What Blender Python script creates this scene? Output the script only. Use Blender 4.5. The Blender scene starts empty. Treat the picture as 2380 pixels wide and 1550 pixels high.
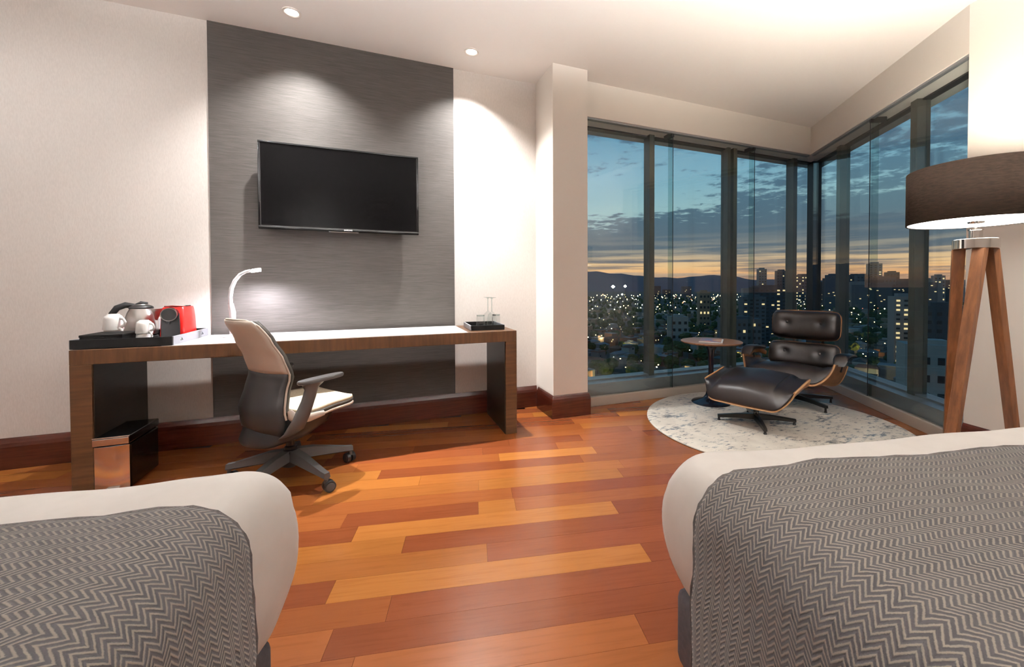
import bpy, bmesh, math, random
import numpy as np
from mathutils import Vector, Matrix
# ------------------------------------------------------------------ camera
CAM_H = 1.10
FPX, CXP, CYP, YAW, PITCH, ROLL = 964.61, 1274.84, 682.08, .3902, -.0181, -.0025
scene = bpy.context.scene
COL = scene.collection
F0 = np.array([math.sin(YAW), math.cos(YAW), 0.]); R0 = np.array([math.cos(YAW), -math.sin(YAW), 0.]); U0 = np.array([0, 0, 1.])
CF = F0*math.cos(PITCH)+U0*math.sin(PITCH); CU0 = U0*math.cos(PITCH)-F0*math.sin(PITCH)
CR = R0*math.cos(ROLL)+CU0*math.sin(ROLL); CU = CU0*math.cos(ROLL)-R0*math.sin(ROLL)
EYE = np.array([0, 0, CAM_H])
cam_data = bpy.data.cameras.new('camera'); cam = bpy.data.objects.new('camera', cam_data); COL.objects.link(cam)
cam_data.sensor_width = 36; cam_data.lens = 36*FPX/2380
cam_data.shift_x = (1190-CXP)/2380; cam_data.shift_y = (CYP-775)/2380
cam_data.clip_start = .02; cam_data.clip_end = 30000
M = Matrix.Identity(4)
for i in range(3):
    M[i][0], M[i][1], M[i][2], M[i][3] = CR[i], CU[i], -CF[i], EYE[i]
cam.matrix_world = M
scene.camera = cam
scene.view_settings.view_transform = 'Standard'; scene.view_settings.look = 'None'
scene.view_settings.gamma = 1; scene.view_settings.exposure = 0.47; scene.view_settings.use_curve_mapping = False

def ray(u, v): return CF+CR*(u-CXP)/FPX+CU*(CYP-v)/FPX
def onplane(u, v, n, d):
    r = ray(u, v); n = np.array(n, float); return EYE+r*((d-n@EYE)/(n@r))
def atz(u, v, z=0.): return onplane(u, v, (0, 0, 1), z)
def aty(u, v, y): return onplane(u, v, (0, 1, 0), y)

# light levels in one place
L_DOWN = 165.; L_CORE = 260.; L_BED_FILL = 22.; L_UP_FILL = 520.; L_PEND_FILL = 165.; L_FLOOR = 78.; L_WASH_FILL = 30.; SKY = .77

# ------------------------------------------------------------------ world: dusk sky with broken cloud
def N(nt, t, x=0, y=0, **kw):
    n = nt.nodes.new(t); n.location = (x, y)
    for k, v in kw.items():
        if k.startswith('i_'):
            key = k[2:]; key = int(key) if key.isdigit() else key
            n.inputs[key].default_value = v
        else: setattr(n, k, v)
    return n
def ramp(nt, stops, interp='LINEAR'):
    n = nt.nodes.new('ShaderNodeValToRGB'); cr = n.color_ramp; cr.interpolation = interp
    while len(cr.elements) < len(stops): cr.elements.new(.5)
    for e, (p, c) in zip(cr.elements, stops):
        e.position = p; e.color = (c[0], c[1], c[2], 1) if isinstance(c, (tuple, list)) else (c, c, c, 1)
    return n
def math_n(nt, op, a, b=None, c=None, clamp=False):
    n = nt.nodes.new('ShaderNodeMath'); n.operation = op; n.use_clamp = clamp
    for i, s in enumerate((a, b, c)):
        if s is None: continue
        if isinstance(s, (int, float)): n.inputs[i].default_value = s
        else: nt.links.new(s, n.inputs[i])
    return n.outputs[0]
def mixc(nt, fac, a, b, mode='MIX'):
    n = nt.nodes.new('ShaderNodeMix'); n.data_type = 'RGBA'; n.blend_type = mode
    if isinstance(fac, (int, float)): n.inputs[0].default_value = fac
    else: nt.links.new(fac, n.inputs[0])
    for i, s in ((6, a), (7, b)):
        if isinstance(s, (tuple, list)): n.inputs[i].default_value = (s[0], s[1], s[2], 1)
        else: nt.links.new(s, n.inputs[i])
    return n.outputs[2]

world = bpy.data.worlds.new('dusk_sky'); scene.world = world; world.use_nodes = True
wt = world.node_tree; wt.nodes.clear()
tc = N(wt, 'ShaderNodeTexCoord'); sp = N(wt, 'ShaderNodeSeparateXYZ'); wt.links.new(tc.outputs['Generated'], sp.inputs[0])
el = math_n(wt, 'MAXIMUM', sp.outputs[2], 0.)
sx, sy, sz = sp.outputs
# clear air colour by height
air = ramp(wt, [(0, (.34, .20, .15)), (.06, (.60, .42, .30)), (.14, (.42, .46, .46)), (.34, (.36, .54, .58)), (.50, (.24, .46, .60)), (.70, (.13, .33, .50)), (1, (.07, .20, .36))])
wt.links.new(math_n(wt, 'MULTIPLY', el, 2.0), air.inputs[0])
# cloud sheet seen in perspective
den = math_n(wt, 'ADD', el, .055)
cv = N(wt, 'ShaderNodeCombineXYZ'); wt.links.new(math_n(wt, 'DIVIDE', sx, den), cv.inputs[0]); wt.links.new(math_n(wt, 'DIVIDE', sy, den), cv.inputs[1])
n1 = N(wt, 'ShaderNodeTexNoise', i_Scale=1.15, i_Detail=9., i_Roughness=.62); wt.links.new(cv.outputs[0], n1.inputs['Vector'])
n2 = N(wt, 'ShaderNodeTexNoise', i_Scale=6.5, i_Detail=8., i_Roughness=.68); wt.links.new(cv.outputs[0], n2.inputs['Vector'])
n3 = N(wt, 'ShaderNodeTexNoise', i_Scale=.33, i_Detail=3., i_Roughness=.5); wt.links.new(cv.outputs[0], n3.inputs['Vector'])
cover = ramp(wt, [(0, .36), (.05, .44), (.12, .80), (.22, .80), (.28, .60), (.36, .46), (.46, .44), (.6, .50), (1, .52)])
wt.links.new(math_n(wt, 'MULTIPLY', el, 2.0), cover.inputs[0])
az = math_n(wt, 'ADD', math_n(wt, 'MULTIPLY', sx, .86), math_n(wt, 'MULTIPLY', sy, -.50))       # clouds thicken to the east of the sunset
dsum = math_n(wt, 'ADD', math_n(wt, 'MULTIPLY', n1.outputs[0], .50), math_n(wt, 'MULTIPLY', n2.outputs[0], .44))
dsum = math_n(wt, 'ADD', dsum, math_n(wt, 'MULTIPLY', n3.outputs[0], .30))
dsum = math_n(wt, 'ADD', dsum, math_n(wt, 'MULTIPLY', az, .24))
dd = math_n(wt, 'ADD', dsum, math_n(wt, 'SUBTRACT', cover.outputs[0], .5))
cm = ramp(wt, [(.63, 0.), (.71, 1.)], 'EASE'); wt.links.new(dd, cm.inputs[0])
ccol = ramp(wt, [(0, (.30, .17, .13)), (.06, (.20, .16, .17)), (.14, (.095, .125, .17)), (.30, (.075, .125, .185)), (.55, (.075, .155, .245)), (1, (.05, .12, .22))])
wt.links.new(math_n(wt, 'MULTIPLY', el, 2.0), ccol.inputs[0])
skyc = mixc(wt, math_n(wt, 'MULTIPLY', cm.outputs[0], .90), air.outputs[0], ccol.outputs[0])
# afterglow low on the horizon, strongest towards where the sun went down
sunw = math_n(wt, 'ADD', math_n(wt, 'MULTIPLY', sx, .81), math_n(wt, 'MULTIPLY', sy, .58))
sunf = ramp(wt, [(.25, .05), (.62, .45), (.80, .75), (.92, 1.)]); wt.links.new(math_n(wt, 'MULTIPLY', math_n(wt, 'ADD', sunw, 1.), .5), sunf.inputs[0])
band = ramp(wt, [(0, .10), (.008, .25), (.022, 1.), (.052, .85), (.075, .35), (.10, .10), (.14, 0.)]); wt.links.new(el, band.inputs[0])
sv = N(wt, 'ShaderNodeCombineXYZ'); wt.links.new(math_n(wt, 'MULTIPLY', sx, 2.2), sv.inputs[0]); wt.links.new(math_n(wt, 'MULTIPLY', sy, 2.2), sv.inputs[1]); wt.links.new(math_n(wt, 'MULTIPLY', sz, 60.), sv.inputs[2])
n4 = N(wt, 'ShaderNodeTexNoise', i_Scale=1.6, i_Detail=5., i_Roughness=.55); wt.links.new(sv.outputs[0], n4.inputs['Vector'])
streak = ramp(wt, [(.42, .05), (.58, 1.)]); wt.links.new(n4.outputs[0], streak.inputs[0])
gf = math_n(wt, 'MULTIPLY', math_n(wt, 'MULTIPLY', band.outputs[0], sunf.outputs[0]), streak.outputs[0])
glow = ramp(wt, [(0, (.90, .26, .10)), (.2, (1.05, .44, .17)), (.5, (1.1, .64, .30)), (1, (.95, .72, .46))]); wt.links.new(math_n(wt, 'MULTIPLY', el, 12.), glow.inputs[0])
skyc = mixc(wt, gf, skyc, glow.outputs[0])
bg = N(wt, 'ShaderNodeBackground', i_Strength=SKY); wt.links.new(skyc, bg.inputs[0])
wo = N(wt, 'ShaderNodeOutputWorld'); wt.links.new(bg.outputs[0], wo.inputs[0])

# ------------------------------------------------------------------ materials
MATS = {}
def mat(name, color=(.8, .8, .8), rough=.5, metal=0., spec=.5, emit=None, estr=0., trans=0., coat=0., sheen=0., ior=1.5):
    m = bpy.data.materials.new(name); m.use_nodes = True; nt = m.node_tree; b = nt.nodes['Principled BSDF']
    b.inputs['Base Color'].default_value = (*color, 1); b.inputs['Roughness'].default_value = rough
    b.inputs['Metallic'].default_value = metal; b.inputs['Specular IOR Level'].default_value = spec
    b.inputs['Transmission Weight'].default_value = trans; b.inputs['Coat Weight'].default_value = coat
    b.inputs['Sheen Weight'].default_value = sheen; b.inputs['IOR'].default_value = ior
    if emit: b.inputs['Emission Color'].default_value = (*emit, 1); b.inputs['Emission Strength'].default_value = estr
    MATS[name] = m; return m
def bs(m): return m.node_tree.nodes['Principled BSDF']
def textured(name, c1, c2, scale=(1, 1, 1), nscale=5., detail=4., rough=.5, bump=0., coord='Object', lo=.35, hi=.65, spec=.5, metal=0., rnd=False, bdist=.002, **kw):
    """two tones mixed by stretched noise; the same noise drives a fine bump"""
    m = mat(name, c1, rough, metal, spec, **kw); nt = m.node_tree; b = bs(m)
    t = N(nt, 'ShaderNodeTexCoord'); mp = N(nt, 'ShaderNodeMapping'); mp.inputs['Scale'].default_value = scale
    src = t.outputs[coord]
    if rnd:
        oi = N(nt, 'ShaderNodeObjectInfo'); va = N(nt, 'ShaderNodeVectorMath', operation='ADD')
        mu = math_n(nt, 'MULTIPLY', oi.outputs['Random'], 37.); nt.links.new(src, va.inputs[0]); nt.links.new(mu, va.inputs[1]); src = va.outputs[0]
    nt.links.new(src, mp.inputs[0])
    nz = N(nt, 'ShaderNodeTexNoise', i_Scale=nscale, i_Detail=detail, i_Roughness=.6); nt.links.new(mp.outputs[0], nz.inputs['Vector'])
    r = ramp(nt, [(lo, c1), (hi, c2)]); nt.links.new(nz.outputs[0], r.inputs[0]); nt.links.new(r.outputs[0], b.inputs['Base Color'])
    if bump:
        bp = N(nt, 'ShaderNodeBump', i_Strength=bump, i_Distance=bdist); nt.links.new(nz.outputs[0], bp.inputs['Height']); nt.links.new(bp.outputs[0], b.inputs['Normal'])
    return m
WALLC1, WALLC2 = (.72, .675, .63), (.78, .735, .69)
textured('wallpaper', WALLC1, WALLC2, (60, 60, 14), 3., 5., .75, .25, spec=.2)
mat('paint_white', (.85, .80, .735), .8, spec=.2)
mat('ceiling_white', (.90, .865, .825), .85, spec=.2)
textured('panel_fabric', (.060, .054, .049), (.098, .089, .082), (3, 3, 160), 2.6, 6., .62, .35, spec=.22)
textured('base_wood', (.042, .0085, .0045), (.070, .015, .008), (1.5, 1.5, 22), 3., 5., .22, 0, spec=.5)
textured('desk_wood', (.056, .024, .0095), (.094, .042, .0175), (26, 2, 2), 2.2, 6., .42, .1, spec=.3)
textured('desk_wood_side', (.060, .026, .0105), (.098, .044, .019), (2, 2, 26), 2.2, 6., .42, .1, spec=.3)
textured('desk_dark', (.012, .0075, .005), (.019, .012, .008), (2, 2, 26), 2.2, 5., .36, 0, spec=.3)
textured('marble', (.60, .585, .57), (.72, .71, .70), (1, 1.4, 1), 5., 8., .12, 0, lo=.40, hi=.55)
mat('black_gloss', (.004, .004, .0045), .14, spec=.3); mat('screen', (.0022, .0019, .002), .2, spec=.012); mat('black_plastic', (.012, .012, .013), .4)
mat('dark_plastic', (.020, .017, .0165), .42, spec=.35); mat('grey_plastic', (.060, .055, .053), .4); mat('beige_plastic', (.60, .51, .43), .42)
mat('chrome', (.80, .78, .75), .09, 1.); mat('steel', (.58, .56, .54), .28, 1.); mat('silver', (.75, .75, .75), .3, 1.)
mat('copper_steel', (.80, .74, .70), .16, 1.)
mat('red_plastic', (.72, .012, .008), .28); mat('porcelain', (.86, .83, .80), .2); mat('white_plastic', (.80, .79, .80), .35)
mat('logo_white', (.8, .8, .8), .4)
mat('lamp_led', (1, 1, 1), .5, emit=(.95, .95, 1.), estr=22.)
mat('down_lens', (1, 1, 1), .5, emit=(1., .95, .88), estr=18.)
mat('lamp_diffuser', (.9, .9, .88), .6, emit=(1., .95, .88), estr=6.5)
mat('shade_inner', (.85, .82, .76), .8)
textured('shade_fabric', (.022, .014, .010), (.046, .031, .022), (1, 1, 5), 34., 4., .9, .4, spec=.1)
textured('teak', (.115, .042, .015), (.245, .10, .038), (16, 16, 1.2), 2.4, 6., .34, .08)
textured('walnut_shell', (.20, .085, .030), (.34, .155, .06), (3, 14, 3), 2.5, 5., .35, 0)
mat('ply_edge', (.62, .36, .17), .45)
textured('leather', (.012, .0085, .008), (.019, .0135, .0125), (1, 1, 1), 40., 4., .34, .12, spec=.55)
mat('black_metal', (.010, .009, .009), .30); mat('tulip_blue_black', (.010, .012, .020), .16, spec=.6)
textured('table_wood', (.26, .12, .06), (.38, .19, .10), (2, 24, 2), 2.2, 5., .35, 0)
textured('cream_fabric', (.60, .50, .35), (.68, .58, .43), (1, 1, 1), 90., 2., .7, .1)
mat('pad_dark', (.03, .025, .018), .6)
textured('linen', (.73, .69, .645), (.78, .74, .695), (1, 1, 1), 7., 3., .8, .1, spec=.2, sheen=.15)
textured('bed_base', (.040, .035, .038), (.058, .05, .053), (1, 1, 1), 60., 3., .75, .15, spec=.25)
textured('frame_metal', (.125, .128, .112), (.145, .147, .130), (2, 2, 1), 3., 2., .38, 0, metal=.25)
mat('frame_dark', (.030, .032, .036), .4, metal=.2); mat('sill_metal', (.33, .345, .36), .35, metal=.35); mat('rail_paint', (.50, .43, .36), .5)
mat('black_leather', (.005, .0045, .0045), .65, spec=.08); mat('leather_sheen', (.20, .20, .215), .45)  # tray ends are black leather too; their light reflection is put into the grey
mat('subfloor', (.03, .015, .008), .9)
mat('paper_white', (.85, .85, .85), .6)

def glass_mat(name, tint, refl=1.):
    m = bpy.data.materials.new(name); m.use_nodes = True; nt = m.node_tree; nt.nodes.clear()
    tr = N(nt, 'ShaderNodeBsdfTransparent'); tr.inputs[0].default_value = (*tint, 1)
    gl = N(nt, 'ShaderNodeBsdfGlossy', i_Roughness=0.0); gl.inputs[0].default_value = (refl, refl, refl, 1)
    lw = N(nt, 'ShaderNodeLayerWeight', i_Blend=.5); fac = math_n(nt, 'ADD', math_n(nt, 'MULTIPLY', math_n(nt, 'POWER', lw.outputs['Facing'], 5.), .96), .032, clamp=True); mx = N(nt, 'ShaderNodeMixShader'); o = N(nt, 'ShaderNodeOutputMaterial')
    nt.links.new(fac, mx.inputs[0]); nt.links.new(tr.outputs[0], mx.inputs[1]); nt.links.new(gl.outputs[0], mx.inputs[2]); nt.links.new(mx.outputs[0], o.inputs[0])
    MATS[name] = m; return m
glass_mat('window_glass', (.95, .975, .97)); glass_mat('glass_edge', (.80, .87, .86), .8); glass_mat('drink_glass', (.96, .97, .97))

# floor planks: own colour on each object, grain from stretched noise
m = mat('plank', (.4, .15, .05), .24, spec=.55); nt = m.node_tree; b = bs(m)
t = N(nt, 'ShaderNodeTexCoord'); oi = N(nt, 'ShaderNodeObjectInfo'); va = N(nt, 'ShaderNodeVectorMath', operation='ADD')
nt.links.new(t.outputs['Object'], va.inputs[0]); nt.links.new(math_n(nt, 'MULTIPLY', oi.outputs['Random'], 53.), va.inputs[1])
mp = N(nt, 'ShaderNodeMapping'); mp.inputs['Scale'].default_value = (1.6, 26, 1); nt.links.new(va.outputs[0], mp.inputs[0])
nz = N(nt, 'ShaderNodeTexNoise', i_Scale=2.4, i_Detail=8., i_Roughness=.65, i_Distortion=.6); nt.links.new(mp.outputs[0], nz.inputs['Vector'])
gr = ramp(nt, [(.28, (.86, .81, .77)), (.5, (1, 1, 1)), (.74, (1.04, 1.05, 1.05))]); nt.links.new(nz.outputs[0], gr.inputs[0])
nt.links.new(mixc(nt, 1., oi.outputs['Color'], gr.outputs[0], 'MULTIPLY'), b.inputs['Base Color'])
rr = ramp(nt, [(.3, .20), (.7, .24)]); nt.links.new(nz.outputs[0], rr.inputs[0]); nt.links.new(rr.outputs[0], b.inputs['Roughness'])

# herringbone wool: UV in metres (u across the bed, v along it)
m = mat('herringbone', (.1, .1, .1), .95, spec=.1, sheen=.25); nt = m.node_tree; b = bs(m)
t = N(nt, 'ShaderNodeTexCoord'); sp_ = N(nt, 'ShaderNodeSeparateXYZ')
wn = N(nt, 'ShaderNodeTexNoise', i_Scale=130., i_Detail=2.); nt.links.new(t.outputs['UV'], wn.inputs['Vector'])
wv = N(nt, 'ShaderNodeVectorMath', operation='SCALE', i_Scale=.0022); nt.links.new(wn.outputs[1], wv.inputs[0])
wa = N(nt, 'ShaderNodeVectorMath', operation='ADD'); nt.links.new(t.outputs['UV'], wa.inputs[0]); nt.links.new(wv.outputs[0], wa.inputs[1]); nt.links.new(wa.outputs[0], sp_.inputs[0])
tri = math_n(nt, 'PINGPONG', sp_.outputs[1], .0167)
ph = math_n(nt, 'DIVIDE', math_n(nt, 'ADD', sp_.outputs[0], math_n(nt, 'MULTIPLY', tri, 1.25)), .0128)
st = math_n(nt, 'SINE', math_n(nt, 'MULTIPLY', ph, 6.2832))
fz = N(nt, 'ShaderNodeTexNoise', i_Scale=420., i_Detail=3.); nt.links.new(t.outputs['UV'], fz.inputs['Vector'])
st = math_n(nt, 'ADD', math_n(nt, 'MULTIPLY', st, .5), math_n(nt, 'MULTIPLY', fz.outputs[0], .55))
hr = ramp(nt, [(.26, (.036, .032, .033)), (.70, (.255, .222, .185))]); nt.links.new(st, hr.inputs[0]); nt.links.new(hr.outputs[0], b.inputs['Base Color'])
bp = N(nt, 'ShaderNodeBump', i_Strength=.5, i_Distance=.002); nt.links.new(st, bp.inputs['Height']); nt.links.new(bp.outputs[0], b.inputs['Normal'])
textured('throw_hem', (.055, .048, .047), (.12, .105, .10), (1, 1, 1), 300., 3., .95, .4, spec=.1)

# faded rug
m = mat('rug_pile', (.6, .55, .48), .95, spec=.1); nt = m.node_tree; b = bs(m)
t = N(nt, 'ShaderNodeTexCoord')
mp = N(nt, 'ShaderNodeMapping'); mp.inputs['Rotation'].default_value = (0, 0, .35); mp.inputs['Scale'].default_value = (1, 2.3, 1); nt.links.new(t.outputs['Object'], mp.inputs[0])
a1 = N(nt, 'ShaderNodeTexNoise', i_Scale=17., i_Detail=8., i_Roughness=.72); nt.links.new(mp.outputs[0], a1.inputs['Vector'])
a2 = N(nt, 'ShaderNodeTexNoise', i_Scale=2.6, i_Detail=2.); nt.links.new(mp.outputs[0], a2.inputs['Vector'])
a3 = N(nt, 'ShaderNodeTexNoise', i_Scale=5., i_Detail=5.); nt.links.new(t.outputs['Object'], a3.inputs['Vector'])
mk = math_n(nt, 'ADD', a1.outputs[0], math_n(nt, 'MULTIPLY', math_n(nt, 'SUBTRACT', a2.outputs[0], .5), .42))
mr = ramp(nt, [(.53, 0.), (.65, .9)]); nt.links.new(mk, mr.inputs[0])
gc = ramp(nt, [(.35, (.68, .63, .55)), (.6, (.80, .75, .66))]); nt.links.new(a3.outputs[0], gc.inputs[0])
ink = ramp(nt, [(.4, (.055, .06, .075)), (.6, (.10, .16, .22))]); nt.links.new(a3.outputs[0], ink.inputs[0])
nt.links.new(mixc(nt, mr.outputs[0], gc.outputs[0], ink.outputs[0]), b.inputs['Base Color'])
bp = N(nt, 'ShaderNodeBump', i_Strength=.5, i_Distance=.004); nt.links.new(a1.outputs[0], bp.inputs['Height']); nt.links.new(bp.outputs[0], b.inputs['Normal'])

# magazine cover
m = mat('magazine_cover', (.5, .5, .5), .3); nt = m.node_tree; b = bs(m); t = N(nt, 'ShaderNodeTexCoord')
nz = N(nt, 'ShaderNodeTexNoise', i_Scale=6., i_Detail=3.); nt.links.new(t.outputs['Object'], nz.inputs['Vector'])
r_ = ramp(nt, [(.36, (.06, .10, .30)), (.45, (.25, .16, .28)), (.52, (.65, .16, .08)), (.60, (.75, .42, .20)), (.70, (.75, .70, .66))]); nt.links.new(nz.outputs[0], r_.inputs[0]); nt.links.new(r_.outputs[0], b.inputs['Base Color'])

# ------------------------------------------------------------------ mesh helpers
class MB:
    def __init__(s): s.v = []; s.f = []; s.uv = None
    def add(s, vs, fs):
        o = len(s.v); s.v += [tuple(map(float, v)) for v in vs]; s.f += [tuple(i+o for i in f) for f in fs]; return s
    def box(s, x0, x1, y0, y1, z0, z1, bev=0., seg=2):
        vs = [(x, y, z) for z in (z0, z1) for y in (y0, y1) for x in (x0, x1)]
        fs = [(0, 2, 3, 1), (4, 5, 7, 6), (0, 1, 5, 4), (2, 6, 7, 3), (0, 4, 6, 2), (1, 3, 7, 5)]
        if bev <= 0: return s.add(vs, fs)
        bm = bmesh.new(); bv = [bm.verts.new(v) for v in vs]
        for f in fs: bm.faces.new([bv[i] for i in f])
        bmesh.ops.bevel(bm, geom=bm.edges[:], offset=bev, segments=seg, profile=.5, affect='EDGES')
        bm.verts.index_update(); s.add([v.co[:] for v in bm.verts], [[v.index for v in f.verts] for f in bm.faces]); bm.free(); return s
    def lathe(s, prof, seg=32, c=(0, 0, 0), cap=True):
        vs = []; fs = []; n = len(prof)
        for r, z in prof:
            for k in range(seg):
                a = 2*math.pi*k/seg; vs.append((c[0]+r*math.cos(a), c[1]+r*math.sin(a), c[2]+z))
        for i in range(n-1):
            for k in range(seg):
                k2 = (k+1) % seg; fs.append((i*seg+k, i*seg+k2, (i+1)*seg+k2, (i+1)*seg+k))
        if cap:
            fs.append(tuple(range(seg-1, -1, -1))); fs.append(tuple((n-1)*seg+k for k in range(seg)))
        return s.add(vs, fs)
    def loft(s, rings, closed=True, cap=True):
        n = len(rings[0]); vs = [p for r in rings for p in r]; fs = []
        for i in range(len(rings)-1):
            for k in range(n if closed else n-1):
                k2 = (k+1) % n; fs.append((i*n+k, i*n+k2, (i+1)*n+k2, (i+1)*n+k))
        if cap and closed:
            fs.append(tuple(range(n-1, -1, -1))); fs.append(tuple((len(rings)-1)*n+k for k in range(n)))
        return s.add(vs, fs)
    def tube(s, pts, rad, seg=12, flat=1., cap=True, up=None):
        pts = [Vector(p) for p in pts]; n = len(pts); rad = rad if isinstance(rad, (list, tuple)) else [rad]*n
        rings = []; prev = None
        for i, p in enumerate(pts):
            t_ = (pts[min(i+1, n-1)]-pts[max(i-1, 0)]).normalized()
            if prev is None:
                ref = Vector(up) if up else (Vector((0, 0, 1)) if abs(t_.z) < .9 else Vector((1, 0, 0)))
                a = t_.cross(ref).normalized()
            else: a = (prev-t_*prev.dot(t_)).normalized()
            prev = a; b_ = t_.cross(a).normalized()
            rings.append([p+a*(math.cos(2*math.pi*k/seg)*rad[i])+b_*(math.sin(2*math.pi*k/seg)*rad[i]*flat) for k in range(seg)])
        return s.loft(rings, True, cap)
    def bar(s, p, q, w, h, w2=None, h2=None, up=(0, 0, 1)):
        p = Vector(p); q = Vector(q); d = (q-p).normalized(); a = d.cross(Vector(up)).normalized(); u = a.cross(d).normalized()
        w2 = w if w2 is None else w2; h2 = h if h2 is None else h2
        R1 = [p+a*(sx_*w/2)+u*(sz_*h/2) for sx_, sz_ in ((-1, -1), (1, -1), (1, 1), (-1, 1))]
        R2 = [q+a*(sx_*w2/2)+u*(sz_*h2/2) for sx_, sz_ in ((-1, -1), (1, -1), (1, 1), (-1, 1))]
        return s.loft([R1, R2])
    def prism(s, poly, z0, z1):
        return s.loft([[(x, y, z0) for x, y in poly], [(x, y, z1) for x, y in poly]])
    def grid(s, fn, nu, nv, flip=False):
        vs = [fn(i/nu, j/nv) for j in range(nv+1) for i in range(nu+1)]; fs = []
        for j in range(nv):
            for i in range(nu):
                q = (j*(nu+1)+i, j*(nu+1)+i+1, (j+1)*(nu+1)+i+1, (j+1)*(nu+1)+i); fs.append(q[::-1] if flip else q)
        return s.add(vs, fs)
    def build(s, name, material, parent=None, loc=None, rz=None, smooth=False, solid=0., off=-1., bevmod=0., sub=0, recalc=True):
        me = bpy.data.meshes.new(name); me.from_pydata(s.v, [], s.f)
        if recalc:
            bm = bmesh.new(); bm.from_mesh(me); bmesh.ops.recalc_face_normals(bm, faces=bm.faces[:]); bm.to_mesh(me); bm.free()
        o = bpy.data.objects.new(name, me); COL.objects.link(o)
        me.materials.append(MATS[material] if isinstance(material, str) else material)
        if smooth:
            me.polygons.foreach_set('use_smooth', [True]*len(me.polygons))
            try: me.set_sharp_from_angle(angle=math.radians(50 if smooth is True else smooth))
            except Exception: pass
        if parent is not None: o.parent = parent
        if loc is not None: o.location = loc
        if rz is not None: o.rotation_euler = (0, 0, rz)
        if solid:
            md = o.modifiers.new('thickness', 'SOLIDIFY'); md.thickness = solid; md.offset = off
        if bevmod:
            md = o.modifiers.new('edge', 'BEVEL'); md.width = bevmod; md.segments = 2; md.limit_method = 'ANGLE'; md.angle_limit = math.radians(40)
        if sub:
            md = o.modifiers.new('soft', 'SUBSURF'); md.levels = sub; md.render_levels = sub
        return o
def tag(o, label=None, cat=None, group=None, kind=None):
    if label: o['label'] = label
    if cat: o['category'] = cat
    if group: o['group'] = group
    if kind: o['kind'] = kind
    return o
def empty(name, loc, rz=0.):
    o = bpy.data.objects.new(name, None); COL.objects.link(o); o.location = loc; o.rotation_euler = (0, 0, rz); o.empty_display_size = .1; return o
def copy_tree(o, parent=None):
    c = o.copy(); COL.objects.link(c); c.parent = parent
    for ch in list(o.children): copy_tree(ch, c)
    return c
def sstep(a, b_, x):
    x = min(1, max(0, (x-a)/(b_-a))); return x*x*(3-2*x)
def lerp(a, b_, x): return a+(b_-a)*x
def interp(tab, x):
    if x <= tab[0][0]: return tab[0][1]
    for (a, va_), (b_, vb_) in zip(tab, tab[1:]):
        if x <= b_: return lerp(va_, vb_, sstep(0, 1, (x-a)/(b_-a))*.5+.5*(x-a)/(b_-a))
    return tab[-1][1]
def spot(name, loc, power, size, blend, color, parent=None, rad=.03, aim=None):
    d = bpy.data.lights.new(name, 'SPOT'); d.energy = power; d.spot_size = math.radians(size); d.spot_blend = blend; d.color = color; d.shadow_soft_size = rad
    o = bpy.data.objects.new(name, d); COL.objects.link(o); o.location = loc
    if aim is not None: o.rotation_euler = (Vector(aim)).to_track_quat('-Z', 'Y').to_euler()
    if parent: o.parent = parent
    return o
def point(name, loc, power, color, rad=.05, parent=None):
    d = bpy.data.lights.new(name, 'POINT'); d.energy = power; d.color = color; d.shadow_soft_size = rad
    o = bpy.data.objects.new(name, d); COL.objects.link(o); o.location = loc
    if parent: o.parent = parent
    return o
WARM = (1., .95, .88); SOFT = (.97, .975, .99)

# ------------------------------------------------------------------ the room
D = 3.557; ZC = 2.9276; W1Y = 3.3236; ZH = 2.6167
AL = .2093; PD = np.array([math.cos(AL), -math.sin(AL)]); PN = np.array([math.sin(AL), math.cos(AL)])   # plank / bed axes
def pq(p, q): return PD*p+PN*q
K = np.array([4.66, W1Y]); E_ = np.array([3.583, 1.485])          # window corner, start of lamp wall
d2 = (K-E_)/np.linalg.norm(K-E_); o2 = np.array([d2[1], -d2[0]])     # along second glazing, outward
L2 = float(np.linalg.norm(K-E_))
PW3 = float(E_@PD); QW3 = float(E_@PN); QR = -1.25; XL = -3.0
def cross_lines(p, d, q, e):
    A = np.array([[d[0], -e[0]], [d[1], -e[1]]]); t_ = np.linalg.solve(A, np.array(q)-np.array(p)); return np.array(p)+np.array(d)*t_[0]
RL = cross_lines(pq(0, QR), PD, (XL, 0), (0, 1))                    # rear-left corner
RR = pq(PW3, QR)
# ceiling and floor slabs
poly = [(XL-.2, D+.25), (5.3, D+.25), tuple(E_+o2*.35-d2*.2), tuple(RR+PD*.2-PN*.2), tuple(RL-PD*.3-PN*.2)]
ceil = MB().prism(poly, ZC, ZC+.15).build('ceiling', 'ceiling_white'); tag(ceil, kind='structure')
floor = MB().prism(poly, -.15, -.018).build('floor', 'subfloor'); tag(floor, kind='structure')
# walls
wb = MB().box(XL-.2, 1.75, D, D+.2, 0, ZC).build('wall_back', 'wallpaper'); tag(wb, kind='structure')
XA, XB = -1.068, .602
MB().box(XA, XB, D-.006, D+.001, .19, ZC).build('fabric_panel', 'panel_fabric', wb)['label'] = 'dark taupe woven wall covering panel behind the television'
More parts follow.
